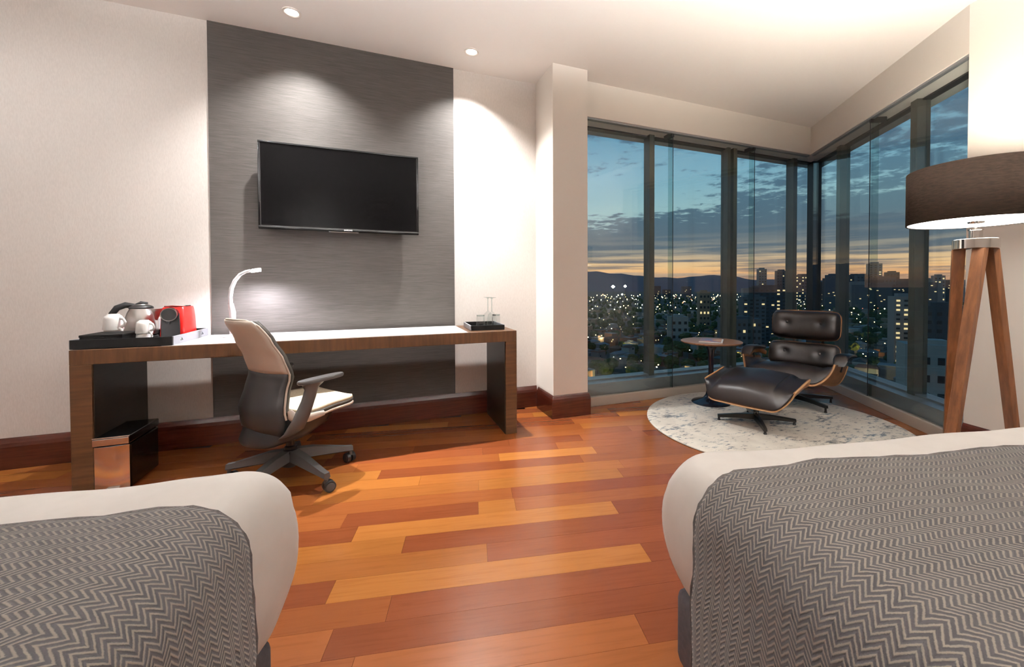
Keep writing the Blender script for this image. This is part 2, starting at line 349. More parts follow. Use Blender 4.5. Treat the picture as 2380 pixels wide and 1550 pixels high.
# seams of the pale wall covering
wp = MB().box(1.341, 1.6605, 3.1577, D+.2, 0, ZC).build('wall_pillar', 'paint_white'); tag(wp, kind='structure')
wl = MB().box(XL-.2, XL, RL[1]-.3, D, 0, ZC).build('wall_left', 'wallpaper'); tag(wl, kind='structure')
def wall_seg(name, a, b_, outn, th, z0, z1, m_):
    a = np.array(a); b_ = np.array(b_); outn = np.array(outn)
    o = MB().prism([tuple(a), tuple(b_), tuple(b_+outn*th), tuple(a+outn*th)], z0, z1).build(name, m_); tag(o, kind='structure'); return o
wall_seg('wall_rear', RL-PD*.2, RR+PD*.2, -PN, .2, 0, ZC, 'wallpaper')
wall_seg('wall_right', E_, RR, PD, .2, 0, ZC, 'paint_white')
# baseboards, dark red wood with eased top
def baseboard(name, a, b_, inn, h=.188, th=.02, m_='base_wood'):
    a = np.array(a, float); b_ = np.array(b_, float); inn = np.array(inn, float); mb = MB()
    prof = [(0, 0), (th, 0), (th, h*.72), (th*.80, h*.84), (th*.45, h*.95), (th*.2, h), (0, h)]
    mb.loft([[(*(a+inn*x), z) for x, z in prof], [(*(b_+inn*x), z) for x, z in prof]])
    o = mb.build(name, m_); tag(o, kind='structure'); return o
baseboard('baseboard_back', (XL, D), (1.341, D), (0, -1))
baseboard('baseboard_left', (XL, D), (XL, RL[1]), (1, 0))
baseboard('baseboard_right', E_, RR, -PD)
baseboard('baseboard_rear', RL, RR, PN)
mb = MB()
for x0, x1, y in ((1.321, 1.680, 3.1577),):
    prof = [(0.02, 0), (0.02, .135), (.016, .158), (.009, .178), (.004, .188)]
    rings = [[(1.341-t_, 3.50, z), (1.341-t_, 3.1577-t_, z), (1.6605+t_, 3.1577-t_, z), (1.6605+t_, 3.33, z), (1.5, 3.33, z), (1.5, 3.50, z)] for t_, z in prof]
    mb.loft(rings)
tag(mb.build('baseboard_pillar', 'base_wood'), kind='structure')
# thin pale shadow-gap bead along the top of the back baseboard is the wall itself

# bulkhead above both glazings
out1 = cross_lines((0, W1Y+.40), (1, 0), E_+o2*.40, d2)
bk = [(1.6605, W1Y), tuple(K), tuple(E_), tuple(E_+o2*.40), tuple(out1), (1.6605, W1Y+.40)]
tag(MB().prism(bk, ZH, ZC).build('ceiling_bulkhead', 'paint_white'), kind='structure')

# ------------------------------------------------------------------ floor planks
PWD = .1188; Q00 = 1.298
rng = random.Random(5)
LIGHT = [(.315, .113, .023), (.335, .123, .026), (.29, .098, .021)]
MID = [(.255, .076, .019), (.243, .071, .018), (.27, .083, .021)]
DARK = [(.195, .051, .016), (.205, .055, .017), (.183, .047, .0145)]
# joints read off the photograph: row -> [(end p, tone), ...]
KNOWN = {-1: [(-.35, 'M'), (.527, 'M'), (1.3, 'D')], 0: [(-.445, 'M'), (1.1, 'D')], 1: [(-.288, 'M'), (1.0, 'D')],
         2: [(-.509, 'D'), (.697, 'L'), (1.5, 'D')], 3: [(-.75, 'L'), (.053, 'L'), (.95, 'D')], 4: [(-.295, 'L'), (1.05, 'D')],
         5: [(-.521, 'D'), (.69, 'L'), (1.5, 'D')], 6: [(-.6, 'M'), (.022, 'D'), (.205, 'L'), (1.2, 'M')], 7: [(-.9, 'M'), (.20, 'M'), (1.25, 'D')],
         8: [(-.8, 'M'), (.026, 'L'), (.85, 'L'), (1.6, 'M')], 9: [(-.3, 'L'), (.9, 'L'), (1.7, 'M')], 10: [(-.542, 'L'), (.676, 'D'), (1.5, 'M')], 11: [(-.7, 'M'), (.161, 'M'), (.8, 'L')], -2: [(-.2, 'M'), (.75, 'M')]}
room = [(XL, D), (5.05, D), tuple(E_+o2*.12), tuple(E_+PD*.05), tuple(RR), tuple(RL)]
def row_span(q):
    xs = []
    pts = [np.array(p) for p in room]
    for a, b_ in zip(pts, pts[1:]+pts[:1]):
        qa, qb = a@PN, b_@PN
        if (qa-q)*(qb-q) <= 0 and abs(qa-qb) > 1e-9:
            t_ = (q-qa)/(qb-qa); xs.append(float((a+(b_-a)*t_)@PD))
    return (min(xs), max(xs)) if len(xs) >= 2 else None
planks = []
kmin = int((QR-Q00)/PWD)-1; kmax = int((4.2-Q00)/PWD)+1
for k in range(kmin, kmax+1):
    q0 = Q00+k*PWD; s = row_span(q0+PWD/2)
    if not s: continue
    a, b_ = s
    cuts = []
    if k in KNOWN:
        ks = KNOWN[k]; p = ks[0][0]
        left = p-rng.uniform(.5, 1.2)
        segs = [(left, ks[0][0], ks[0][1])]
        for (e0, t0), (e1, t1) in zip(ks, ks[1:]): segs.append((e0, e1, t1))
        lo, hi = left, ks[-1][0]
    else:
        lo = hi = rng.uniform(-.4, .4); segs = []
    while lo > a:
        l = rng.uniform(.45, 1.25); segs.append((lo-l, lo, rng.choice('LMMD'))); lo -= l
    while hi < b_:
        l = rng.uniform(.45, 1.25); segs.append((hi, hi+l, rng.choice('LMMDD'))); hi += l
    for s0, s1, tn in segs:
        s0, s1 = max(s0, a), min(s1, b_)
        if s1-s0 > .04: planks.append((s0, s1, q0, tn))
def proj(P):
    v = np.array(P, float)-EYE; d = v@CF
    return (CXP+FPX*(v@CR)/d, CYP-FPX*(v@CU)/d, d) if d > .05 else None
def shown(pl):
    s0, s1, q0, tn = pl; best = 0
    vis = False
    for tt in np.linspace(0, 1, 7):
        c = pq(s0+(s1-s0)*tt, q0+PWD/2); r_ = proj((c[0], c[1], 0))
        if r_ and -20 < r_[0] < 2400 and -20 < r_[1] < 1570: vis = True; best = max(best, 1/r_[2])
    return best if vis else 0
planks.sort(key=lambda x: -shown(x))
rest = MB(); GAP = .0004
for i, (s0, s1, q0, tn) in enumerate(planks):
    if shown((s0, s1, q0, tn)) > 0 and i < 290:
        L_ = s1-s0
        o = MB().box(-L_/2+GAP, L_/2-GAP, -PWD/2+GAP, PWD/2-GAP, -.018, 0).build('plank', 'plank', floor)
        c = pq((s0+s1)/2, q0+PWD/2); o.location = (c[0], c[1], 0); o.rotation_euler = (0, 0, -AL)
        base = rng.choice({'L': LIGHT, 'M': MID, 'D': DARK}[tn]); j = rng.uniform(.92, 1.08)
        o.color = (base[0]*j, base[1]*j, base[2]*j, 1)
    else:
        cs = [pq(s0+GAP, q0+GAP), pq(s1-GAP, q0+GAP), pq(s1-GAP, q0+PWD-GAP), pq(s0+GAP, q0+PWD-GAP)]
        rest.prism([tuple(c) for c in cs], -.018, 0)
o = rest.build('plank_field', 'plank', floor); o.color = (.25, .074, .019, 1); tag(o, kind='stuff')

# ------------------------------------------------------------------ glazing
def window(name, origin, dx, outn, length, u_mull, fins, x_end_outer, x_start_outer, span0):
    """curtain wall: kick rail, inner frameless panes with fins, sill, mullions, outer panes"""
    origin = np.array(origin); dx = np.array(dx); outn = np.array(outn)
    w = empty(name, (origin[0], origin[1], 0), math.atan2(dx[1], dx[0])); tag(w, kind='structure')
    sgn = 1. if abs((-dx[1]*outn[0]+dx[0]*outn[1])-1) < 1e-3 else -1.
    def bxl(nm, m_, x0, x1, y0, y1, z0, z1, bev=0., lab=None):
        ya, yb = sorted((sgn*y0, sgn*y1)); o_ = MB().box(x0, x1, ya, yb, z0, z1, bev).build(nm, m_, w)
        if lab: o_['label'] = lab
        return o_
    n3 = np.array([outn[0], outn[1], 0.]); 
    def xat(u, v, y):
        P = onplane(u, v, n3, float(outn@origin)+y); return float((P[:2]-origin)@dx)
    a, b_ = span0
    bxl('kick_rail', 'rail_paint', a, length, 0, .05, 0, .085, .004)
    bxl('head_track', 'sill_metal', a, length, .012, .05, ZH-.016, ZH+.001)
    bxl('sill_board', 'sill_metal', x_start_outer, x_end_outer+.03, .06, .30, 0.0, .19)
    bxl('sill_cap', 'sill_metal', x_start_outer, x_end_outer+.02, .17, .29, .19, .205)
    bxl('head_frame', 'frame_dark', x_start_outer, x_end_outer, .20, .27, ZH-.014, ZH+.001)
    xs = [x_start_outer]
    for u, wd, mm in u_mull:
        x0 = xat(u, 520, .26); bxl('mullion', mm, x0, x0+wd, .16, .26, .19, ZH+.001, .002); xs += [x0, x0+wd]
    xs.append(x_end_outer)
    for i in range(0, len(xs)-1, 2):
        if xs[i+1]-xs[i] > .03: bxl('glass_pane', 'window_glass', xs[i], xs[i+1], .225, .233, .205, ZH-.012)
    # inner panes and fins
    fx = [xat(u, 520, .03) for u in fins]
    e = [a]+fx+[length-.01]
    for i in range(len(e)-1): bxl('inner_pane', 'window_glass', e[i]+.002, e[i+1]-.002, .026, .036, .085, ZH-.015)
    for x in fx:
        bxl('glass_fin', 'glass_edge', x-.004, x+.004, .036, .095, .085, ZH-.03)
        bxl('fin_edge', 'frame_dark', x-.0022, x+.0022, .022, .027, .085, ZH-.03)
        bxl('fin_bracket', 'frame_dark', x-.014, x+.014, .024, .15, ZH-.045, ZH)
    return w
OC = cross_lines((0, W1Y+.23), (1, 0), E_+o2*.23, d2)      # outer corner of glass line
w1 = window('window_1', (1.6605, W1Y), (1, 0), (0, 1), 4.66-1.6605, [(1496, .06, 'frame_metal'), (1675, .042, 'frame_metal'), (1688, .055, 'frame_metal'), (1826, .065, 'frame_metal')], [1563, 1752], OC[0]-1.6605, -.0, (0., 0))
w2 = window('window_2', E_, d2, o2, L2, [(2160, .075, 'frame_metal'), (1975, .075, 'frame_metal')], [2022], float((OC-E_)@d2), -.15, (0., 0))
# corner post
cp = MB().lathe([(.075, .19), (.075, ZH)], 4).build('trim_1', 'frame_dark', None, (OC[0]-.06, OC[1]-.04, 0), .5); tag(cp, kind='structure')

# ------------------------------------------------------------------ downlights, then added fill lamps out of view
def downlight(x, y, power, label, grp, size=112, blend=.92, aim=None, col=(1., .985, .97), core=0.):
    t_ = empty('ceiling_downlight', (x, y, ZC)); tag(t_, label, 'downlight', grp)
    MB().lathe([(.040, 0), (.056, 0), (.056, -.006), (.046, -.008), (.040, -.004)], 28, cap=False).build('trim_ring', 'paint_white', t_, smooth=True)
    MB().lathe([(.001, -.002), (.040, -.002), (.040, .0), (.001, .0)], 28).build('lens', 'down_lens', t_)
    spot('downlight_beam', (0, 0, -.012), power, size, blend, col, t_, .022, aim)
    if core: spot('downlight_core', (0, 0, -.012), core, 58, 1., col, t_, .022, aim)
    return t_
downlight(-.513, 3.235, L_DOWN, 'small round recessed ceiling downlight above the television', 'recessed ceiling downlights', core=L_CORE)
downlight(.693, 3.249, L_DOWN, 'small round recessed ceiling downlight above the tray of glasses', 'recessed ceiling downlights', core=L_CORE)
for (p_, q_) in ((.05, .75), (1.35, .35)):  # two unseen downlights added to fill the bed area
    c = pq(p_, q_); downlight(c[0], c[1], L_BED_FILL, 'added unseen fill downlight over the beds', 'added fill downlights over the beds', 110, .8, col=WARM)
for c, rz_ in ((pq(-2.3, QR+.11), -AL), (pq(-.7, QR+.11), -AL), (pq(1.6, QR+.11), -AL)):  # invented uplighters behind the camera, added to brighten ceiling and walls
    s_ = empty('fill_uplighter', (c[0], c[1], 1.95), rz_); tag(s_, 'added unseen bowl uplighter filling the room from behind the beds', 'fill lamp', 'added fill uplighters behind the beds')
    MB().lathe([(.001, -.07), (.05, -.06), (.085, -.03), (.10, .01)], 32, cap=False).build('bowl', 'paint_white', s_, smooth=True, solid=.003)
    MB().box(-.04, .04, -.11, -.095, -.06, .04, .006).build('back_plate', 'chrome', s_)
    MB().tube([(0, -.10, -.02), (0, -.085, -.02)], .012).build('arm', 'chrome', s_)
    spot('uplighter_fill', (0, 0, .012), L_UP_FILL, 165, .5, SOFT, s_, .05, (0, 0, 1))

for x_, y_ in ((-1.25, .95), (.05, .85), (1.5, .55)):  # invented pendants above the frame, added as ceiling bounce fill
    s_ = empty('fill_pendant', (x_, y_, 2.30)); tag(s_, 'added unseen bowl pendant throwing fill light onto the ceiling between beds and desk', 'pendant lamp', 'added fill pendants over the foot of the beds')
    MB().lathe([(.001, -.09), (.08, -.08), (.15, -.045), (.19, .01)], 40, cap=False).build('bowl', 'paint_white', s_, smooth=True, solid=.004)
    for k in range(3): MB().tube([(.186*math.cos(k*2.094), .186*math.sin(k*2.094), .008), (0, 0, ZC-2.30-.02)], .0025, 6).build('wire', 'chrome', s_)
    MB().lathe([(.05, ZC-2.30-.025), (.05, ZC-2.30)], 24).build('ceiling_rose', 'paint_white', s_, smooth=35)
    spot('pendant_fill', (0, 0, .012), L_PEND_FILL, 168, .5, SOFT, s_, .06, (0, 0, 1))
for x_ in (-1.45, -2.55):  # off-frame washers added to lift the left part of the back wall
    downlight(x_, 2.30, L_WASH_FILL, 'added unseen fill wall washer over the tray end of the desk', 'added fill wall washers', 125, 1., aim=(-.1, .75, -1.), col=SOFT)

# ------------------------------------------------------------------ desk
ZT = .769; DY0 = 2.949; DY1 = 3.515; DX0, DX1 = -1.495, .955
desk = empty('writing_desk', ((DX0+DX1)/2, (DY0+DY1)/2, 0)); tag(desk, 'long brown wooden desk with white marble inlay against the back wall', 'desk')
cx0, cy0 = (DX0+DX1)/2, (DY0+DY1)/2
def dbox(nm, m_, x0, x1, y0, y1, z0, z1, bev=.002, lab=None):
    o_ = MB().box(x0-cx0, x1-cx0, y0-cy0, y1-cy0, z0, z1, bev, 1).build(nm, m_, desk)
    if lab: o_['label'] = lab
    return o_
dbox('desk_top', 'desk_wood', DX0, DX1, DY0, DY1, .690, ZT)
for x0, x1 in ((DX0, DX0+.088), (DX1-.086, DX1)):
    dbox('side_panel', 'desk_wood_side', x0, x1, DY0, DY1, 0, .690)
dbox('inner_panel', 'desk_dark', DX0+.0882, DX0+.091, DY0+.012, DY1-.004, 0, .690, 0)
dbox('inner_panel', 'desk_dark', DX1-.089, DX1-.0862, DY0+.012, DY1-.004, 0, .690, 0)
dbox('marble_inlay', 'marble', -1.12, .594, DY0+.012, DY1-.008, ZT-.004, ZT+.0012, 0, 'white marble inlay')

# ------------------------------------------------------------------ television
TY = 3.455; tx0, tx1, tz0, tz1 = -.767, .306, 1.507, 2.124
tv = empty('television', ((tx0+tx1)/2, TY, 1.8)); tag(tv, 'black flat screen television mounted on the dark wall panel', 'television')
hw, hh = (tx1-tx0)/2, (tz1-tz0)/2; zc_ = (tz0+tz1)/2-1.8
MB().box(-hw+.008, hw-.008, .010, .032, zc_-hh+.008, zc_+hh-.008, .004).build('back_case', 'black_plastic', tv)
MB().box(-.28, .28, .032, .055, zc_-.2, zc_+.14, .006).build('rear_housing', 'black_plastic', tv)
mb = MB(); bz = .0135
mb.box(-hw, hw, 0, .014, zc_+hh-bz, zc_+hh, .003); mb.box(-hw, hw, -.001, .016, zc_-hh, zc_-hh+.024, .004)
mb.box(-hw, -hw+bz, 0, .014, zc_-hh+.02, zc_+hh-.01, .003); mb.box(hw-bz, hw, 0, .014, zc_-hh+.02, zc_+hh-.01, .003)
mb.build('bezel', 'black_gloss', tv, smooth=30)
MB().box(-hw+bz, hw-bz, .005, .011, zc_-hh+.022, zc_+hh-bz).build('screen', 'screen', tv)
mb = MB(); mb.box(-hw+bz, hw-bz, .0035, .006, zc_-hh+.0235, zc_-hh+.0255); mb.box(-hw+bz, -hw+bz+.0016, .0035, .006, zc_-hh+.024, zc_+hh-bz); mb.box(hw-bz-.0016, hw-bz, .0035, .006, zc_-hh+.024, zc_+hh-bz)
mb.build('screen_trim', 'grey_plastic', tv)
MB().tube([(-.10, .006, zc_-hh-.001), (.10, .006, zc_-hh-.001)], .003, 8).build('status_strip', 'silver', tv)
MB().box(-.12, .12, .055, D-TY-.007, zc_-.12, zc_+.10).build('wall_bracket', 'black_metal', tv)
def text(txt, size, material, parent, loc, rot, name='lettering', ext=.0006, bold=0.):
    cu = bpy.data.curves.new(name, 'FONT'); cu.body = txt; cu.size = size; cu.extrude = ext; cu.align_x = 'CENTER'; cu.align_y = 'CENTER'; cu.offset = bold; cu.resolution_u = 3
    o_ = bpy.data.objects.new(name, cu); COL.objects.link(o_)
    dg = bpy.context.evaluated_depsgraph_get(); me = bpy.data.meshes.new_from_object(o_.evaluated_get(dg)); bpy.data.objects.remove(o_)
    o_ = bpy.data.objects.new(name, me); COL.objects.link(o_); me.materials.append(MATS[material]); o_.parent = parent; o_.location = loc; o_.rotation_euler = rot; return o_
text('SAMSUNG', .0125, 'logo_white', tv, (.03, -.0012, zc_-hh+.013), (math.pi/2, 0, 0), bold=.0004)

# ------------------------------------------------------------------ wall sockets by the desk
def socket(x, z, w_, h_, label):
    o_ = empty('wall_socket', (x, D, z)); tag(o_, label, 'socket')
    MB().box(-w_/2, w_/2, -.008, 0, -h_/2, h_/2, .003).build('plate', 'white_plastic', o_)
    for s in (-1, 1): MB().box(s*w_*.24-.012, s*w_*.24+.012, -.0095, -.007, -.016, .016).build('outlet', 'paper_white', o_)
P = aty(350, 752, D); socket(P[0], P[2], .115, .075, 'white wall socket plate behind the kettle tray')

# ------------------------------------------------------------------ tray with tea and coffee things
tray_w = .425; tray_d = .52; TX, TYY = -1.288, 3.232
tr = empty('serving_tray', (TX, TYY, ZT+.0015), 0); tag(tr, 'black leather serving tray holding the kettle and coffee machine', 'tray')
def make_tray(root, w_, d_, h_, m_side, slots=True, m_end=None):
    MB().box(-w_/2, w_/2, -d_/2, d_/2, 0, .006).build('tray_floor', m_side, root)
    for s in (-1, 1):
        MB().box(-w_/2, w_/2, s*d_/2-.005, s*d_/2+.005, 0, h_, .002).build('long_rim', m_side, root)
        MB().box(s*w_/2-.005, s*w_/2+.005, -d_/2, d_/2, 0, h_, .002).build('end_rim', m_end or m_side, root)
    if slots:
        for y in (-d_*.30, d_*.30):
            MB().tube([(w_/2+.004, y-.012, h_*.38), (w_/2+.004, y, h_*.62), (w_/2+.004, y+.012, h_*.38)], .0045, 8).build('handle_loop', 'black_plastic', root)
make_tray(tr, tray_w, tray_d, .050, 'black_leather', True, 'leather_sheen')
TZ = ZT+.0015+.006
# flat black box / folder on the tray
bx_ = empty('stationery_box', (-1.388, 3.095, TZ)); tag(bx_, 'flat black leather box lying on the tray beside the stacked cups', 'box')
MB().box(-.088, .088, -.100, .100, 0, .052, .003).build('box_body', 'black_leather', bx_)
MB().box(-.090, .090, -.102, .102, .052, .066, .003).build('lid', 'black_leather', bx_)
# kettle
kt = empty('electric_kettle', (-1.372, 3.375, TZ), 0); tag(kt, 'brushed steel electric kettle with black handle on the tray', 'kettle')
MB().lathe([(.073, 0), (.078, .004), (.078, .016), (.070, .022), (.066, .024)], 40).build('power_base', 'black_plastic', kt, smooth=True)
MB().lathe([(.067, .025), (.077, .030), (.080, .055), (.079, .095), (.074, .135), (.065, .165), (.057, .182), (.055, .188)], 44).build('jug', 'steel', kt, smooth=True)
MB().lathe([(.056, .188), (.058, .192), (.056, .200), (.040, .210), (.016, .216), (.001, .217)], 40).build('lid', 'black_plastic', kt, smooth=True)
MB().lathe([(.001, .214), (.030, .2145), (.032, .212)], 30).build('lid_plate', 'steel', kt, smooth=True)
mb = MB(); mb.loft([[(.050, -.028, .110), (.072, -.020, .112), (.078, 0, .112), (.072, .020, .112), (.050, .028, .110)],
                    [(.045, -.026, .150), (.080, -.018, .152), (.094, 0, .153), (.080, .018, .152), (.045, .026, .150)],
                    [(.040, -.024, .186), (.085, -.014, .186), (.108, 0, .187), (.085, .014, .186), (.040, .024, .186)]]).build('spout', 'steel', kt, smooth=True)
MB().tube([(-.030, 0, .205), (-.075, 0, .212), (-.115, 0, .195), (-.138, 0, .160), (-.142, 0, .120), (-.132, 0, .075)], [.012, .016, .016, .015, .014, .010], 12, 1.15).build('handle', 'black_plastic', kt, smooth=True)
MB().tube([(-.030, .0, .203), (0, 0, .222), (.030, 0, .215)], .006, 8, 2.2).build('lid_grip', 'black_plastic', kt, smooth=True)
# stacks of upturned cups on small saucers
def make_cup(loc, rz, label, s=1.):
    o_ = empty('coffee_cup', loc, rz); tag(o_, label, 'cup', 'upturned white cups on the tray'); o_.scale = (1, 1, 1.2)
    MB().lathe([(.040*s, 0), (.0405*s, .004), (.039*s, .022*s), (.037*s, .046*s), (.033*s, .058*s), (.024*s, .064*s), (.0225*s, .067*s), (.020*s, .067*s), (.019*s, .0635*s), (.001, .0632*s)], 32, cap=False).build('bowl', 'porcelain', o_, smooth=True)
    MB().tube([(.037*s, 0, .050*s), (.055*s, 0, .046*s), (.064*s, 0, .032*s), (.058*s, 0, .018*s), (.0395*s, 0, .012*s)], .005*s, 8, 1.3).build('handle', 'porcelain', o_, smooth=True)
    return o_
def make_saucer(loc, label):
    o_ = MB().lathe([(.030, 0), (.034, .002), (.060, .010), (.066, .014), (.064, .0155), (.040, .008), (.001, .006)], 36).build('saucer', 'porcelain', None, loc, smooth=True); tag(o_, label, 'saucer', 'white saucers on the tray'); return o_
S1 = (float(aty(264, 760, 3.262)[0]), 3.262); S2 = (float(aty(335, 765, 3.09)[0]), 3.09)
make_saucer((S1[0], S1[1], TZ), 'white saucer under the stacked cups beside the kettle')
make_saucer((S2[0], S2[1], TZ), 'white saucer under the stacked cups in front of the coffee machine')
make_cup((S1[0], S1[1], TZ+.012), -.6, 'white cup at the bottom of the stack beside the kettle', 1.12)
make_cup((S1[0], S1[1], TZ+.012+.058), -.45, 'white cup on top of the stack beside the kettle', 1.16)
make_cup((S2[0], S2[1], TZ+.012), -.6, 'white cup at the bottom of the stack in front of the coffee machine', .90)
make_cup((S2[0], S2[1], TZ+.012+.047), -.4, 'white cup on top of the stack in front of the coffee machine', .93)
# coffee machine
cm_ = empty('coffee_machine', (-1.158, 3.275, TZ), .04); tag(cm_, 'small red capsule coffee machine with black front on the tray', 'coffee machine')
def rrect(w_, d_, z, x=0, y=0, r=.014, n=4):
    out = []
    for sx_, sy_, a0 in ((1, 1, 0), (-1, 1, 90), (-1, -1, 180), (1, -1, 270)):
        for k in range(n+1):
            a = math.radians(a0+90*k/n); out.append((x+sx_*(w_/2-r)+r*math.cos(a), y+sy_*(d_/2-r)+r*math.sin(a), z))
    return out
MB().loft([rrect(.118, .22, .006, 0, .02), rrect(.120, .225, .012, 0, .02), rrect(.112, .215, .13, 0, .02), rrect(.104, .20, .185, 0, .02), rrect(.098, .185, .200, 0, .02)]).build('casing', 'red_plastic', cm_, smooth=40)
MB().loft([rrect(.092, .02, .012, -.006, -.086, .004), rrect(.090, .02, .11, -.006, -.083, .004), rrect(.084, .02, .165, -.006, -.079, .004)]).build('front_recess', 'black_plastic', cm_)
mb = MB()
mb.tube([(-.006, -.080, .160), (-.006, -.112, .158)], [.040, .039], 28); mb.build('brew_head', 'black_gloss', cm_, smooth=True)
MB().tube([(-.006, -.1115, .158), (-.006, -.1145, .158)], [.0405, .0405], 28).build('head_ring', 'steel', cm_, smooth=True)
MB().tube([(-.006, -.1135, .158), (-.006, -.1165, .158)], [.036, .035], 28).build('head_face', 'black_plastic', cm_, smooth=True)
MB().tube([(-.012, -.106, .118), (-.012, -.106, .100)], [.009, .006], 10).build('nozzle', 'black_plastic', cm_, smooth=True)
MB().box(-.050, .028, -.150, -.080, .002, .020, .004).build('drip_tray', 'black_gloss', cm_)
MB().box(-.045, .045, -.06, .08, .200, .207, .003).build('lever', 'black_plastic', cm_)
MB().tube([(-.045, -.055, .206), (0, -.066, .210), (.055, -.055, .206)], .004, 8).build('lever_bar', 'steel', cm_, smooth=True)

# ------------------------------------------------------------------ tray of glasses
P = atz(1132, 765, ZT)
t2 = empty('glass_tray', (.772, 3.235, ZT+.0002), -.05); tag(t2, 'small black tray holding tumblers and wine glasses on the desk', 'tray')
make_tray(t2, .250, .36, .037, 'black_leather', False, 'leather_sheen'); GZ = ZT+.0062
def tumbler(loc, label):
    o_ = empty('tumbler', loc); tag(o_, label, 'glass', 'upturned tumblers on the small tray')
    MB().lathe([(.034, 0), (.0345, .002), (.031, .104), (.030, .106), (.001, .106)], 28, cap=False).build('glass_wall', 'drink_glass', o_, smooth=True, solid=.0018)
    MB().lathe([(.001, .094), (.0290, .094), (.0300, .1045), (.001, .1045)], 28).build('glass_bottom', 'glass_edge', o_, smooth=True)
    MB().lathe([(.0335, .0), (.0352, .0), (.0352, .0025), (.0335, .0025)], 28).build('rim', 'glass_edge', o_, smooth=True)
def wineglass(loc, label):
    o_ = empty('wine_glass', loc); tag(o_, label, 'glass', 'upturned wine glasses on the small tray')
    MB().lathe([(.032, 0), (.039, .035), (.040, .065), (.033, .098), (.013, .118), (.004, .124)], 28, cap=False).build('bowl', 'drink_glass', o_, smooth=True, solid=.0014)
    MB().lathe([(.0045, .123), (.0035, .135), (.0033, .205), (.0045, .222), (.010, .229)], 14).build('stem', 'glass_edge', o_, smooth=True)
    MB().lathe([(.010, .228), (.036, .2335), (.0365, .235), (.010, .232), (.001, .232)], 28).build('foot', 'glass_edge', o_, smooth=True)
def gx(u, y): return float(aty(u, 740, y)[0])
tumbler((gx(1117, 3.15), 3.15, GZ), 'clear tumbler at the marble end of the small tray'); tumbler((gx(1153, 3.17), 3.17, GZ), 'clear tumbler at the bare wood end of the small tray')
wineglass((gx(1134, 3.33), 3.33, GZ), 'clear wine glass at the wall side of the small tray'); wineglass((gx(1143, 3.235), 3.235, GZ), 'clear wine glass between the two tumblers')

# ------------------------------------------------------------------ desk lamp
P = aty(540, 735, 3.34); lx, ly = float(P[0]), 3.34
dl = empty('desk_lamp', (lx, ly, ZT)); tag(dl, 'slim white gooseneck LED desk lamp switched on', 'lamp')
def lp(u, v): q = aty(u, v, ly); return (q[0]-lx, 0., q[2]-ZT)
MB().lathe([(.062, 0), (.064, .004), (.060, .012), (.020, .016), (.012, .022)], 36).build('base', 'white_plastic', dl, smooth=True)
MB().tube([(0, 0, .018), lp(540, 725), lp(536, 706)], [.017, .0185, .016], 14).build('stem', 'white_plastic', dl, smooth=True)
neck = [lp(536, 706), lp(535, 690), lp(538, 670), lp(546, 652), lp(558, 638), lp(572, 631), lp(582, 629)]
MB().tube(neck, [.013, .013, .0125, .012, .011, .010, .010], 12).build('gooseneck', 'white_plastic', dl, smooth=True)
hd = [lp(580, 629.5), lp(588, 627.5), lp(598, 626), lp(607, 624.5)]
MB().tube(hd, [.010, .015, .016, .010], 14, .55).build('head', 'white_plastic', dl, smooth=True)
q0, q1 = lp(584, 630), lp(606, 627)
MB().tube([(q0[0], 0, q0[2]-.004), (q1[0], 0, q1[2]-.004)], [.013, .013], 12, .5).build('led_strip', 'lamp_led', dl, smooth=True)
spot('led_beam', ((q0[0]+q1[0])/2, 0, (q0[2]+q1[2])/2-.02), 34., 160, .7, (.92, .90, 1.), dl, .03)

# ------------------------------------------------------------------ waste bin
bn = empty('waste_bin', (-1.333, 3.11, 0)); tag(bn, 'slim copper toned steel waste bin with black lid under the desk', 'bin')
MB().box(-.075, .075, -.155, .16, 0, .245, .010).build('body', 'black_gloss', bn)
MB().grid(lambda a, b_: (lerp(-.072, .072, a), -.160-.010*(1-(2*a-1)**2)*(1-.0*b_), lerp(.004, .243, b_)), 12, 4).build('front_sheet', 'copper_steel', bn, smooth=True)
MB().box(-.077, .077, -.168, .162, .250, .292, .006).build('lid', 'black_gloss', bn)
MB().box(-.074, .074, -.1715, -.167, .252, .286, .001).build('lid_band', 'copper_steel', bn)
mb = MB(); mb.box(-.077, .077, -.170, -.160, .290, .296, .002); mb.build('lid_edge', 'chrome', bn)
MB().box(-.03, .03, -.20, -.16, .006, .018, .004).build('pedal', 'chrome', bn)

# ------------------------------------------------------------------ office chair
oc = empty('office_chair', (-.47, 2.745, 0), math.radians(36)); tag(oc, 'office swivel chair with two tone beige and dark back at the desk', 'chair')
# local x = forward, y = left
BF = [(.26, -.10), (.30, -.17), (.36, -.215), (.45, -.225), (.55, -.195), (.63, -.165), (.72, -.19), (.82, -.235), (.93, -.29)]
BW = [(.26, .13), (.30, .185), (.37, .225), (.45, .225), (.55, .205), (.64, .212), (.74, .205), (.84, .185), (.90, .165), (.93, .135)]
BC = [(.26, .04), (.40, .085), (.55, .07), (.65, .055), (.93, .045)]
def back_pt(a, z, offs=0., wsc=1.):
    s = 2*a-1; w_ = interp(BW, z)*wsc; f_ = interp(BF, z)+interp(BC, z)*abs(s)**2.2+offs
    return (f_, -w_*s, z)
def back_grid(z0, z1, offs, wsc, nz_=14):
    return MB().grid(lambda a, b_: back_pt(a, lerp(z0, z1, b_), offs, wsc), 16, nz_)
back_grid(.645, .928, 0., 1.).build('back_panel_upper', 'beige_plastic', oc, smooth=True, solid=.008, off=0)['label'] = 'beige upper back panel'
back_grid(.262, .645, 0., .985).build('back_panel_lower', 'dark_plastic', oc, smooth=True, solid=.008, off=0)['label'] = 'dark grey lower back panel'
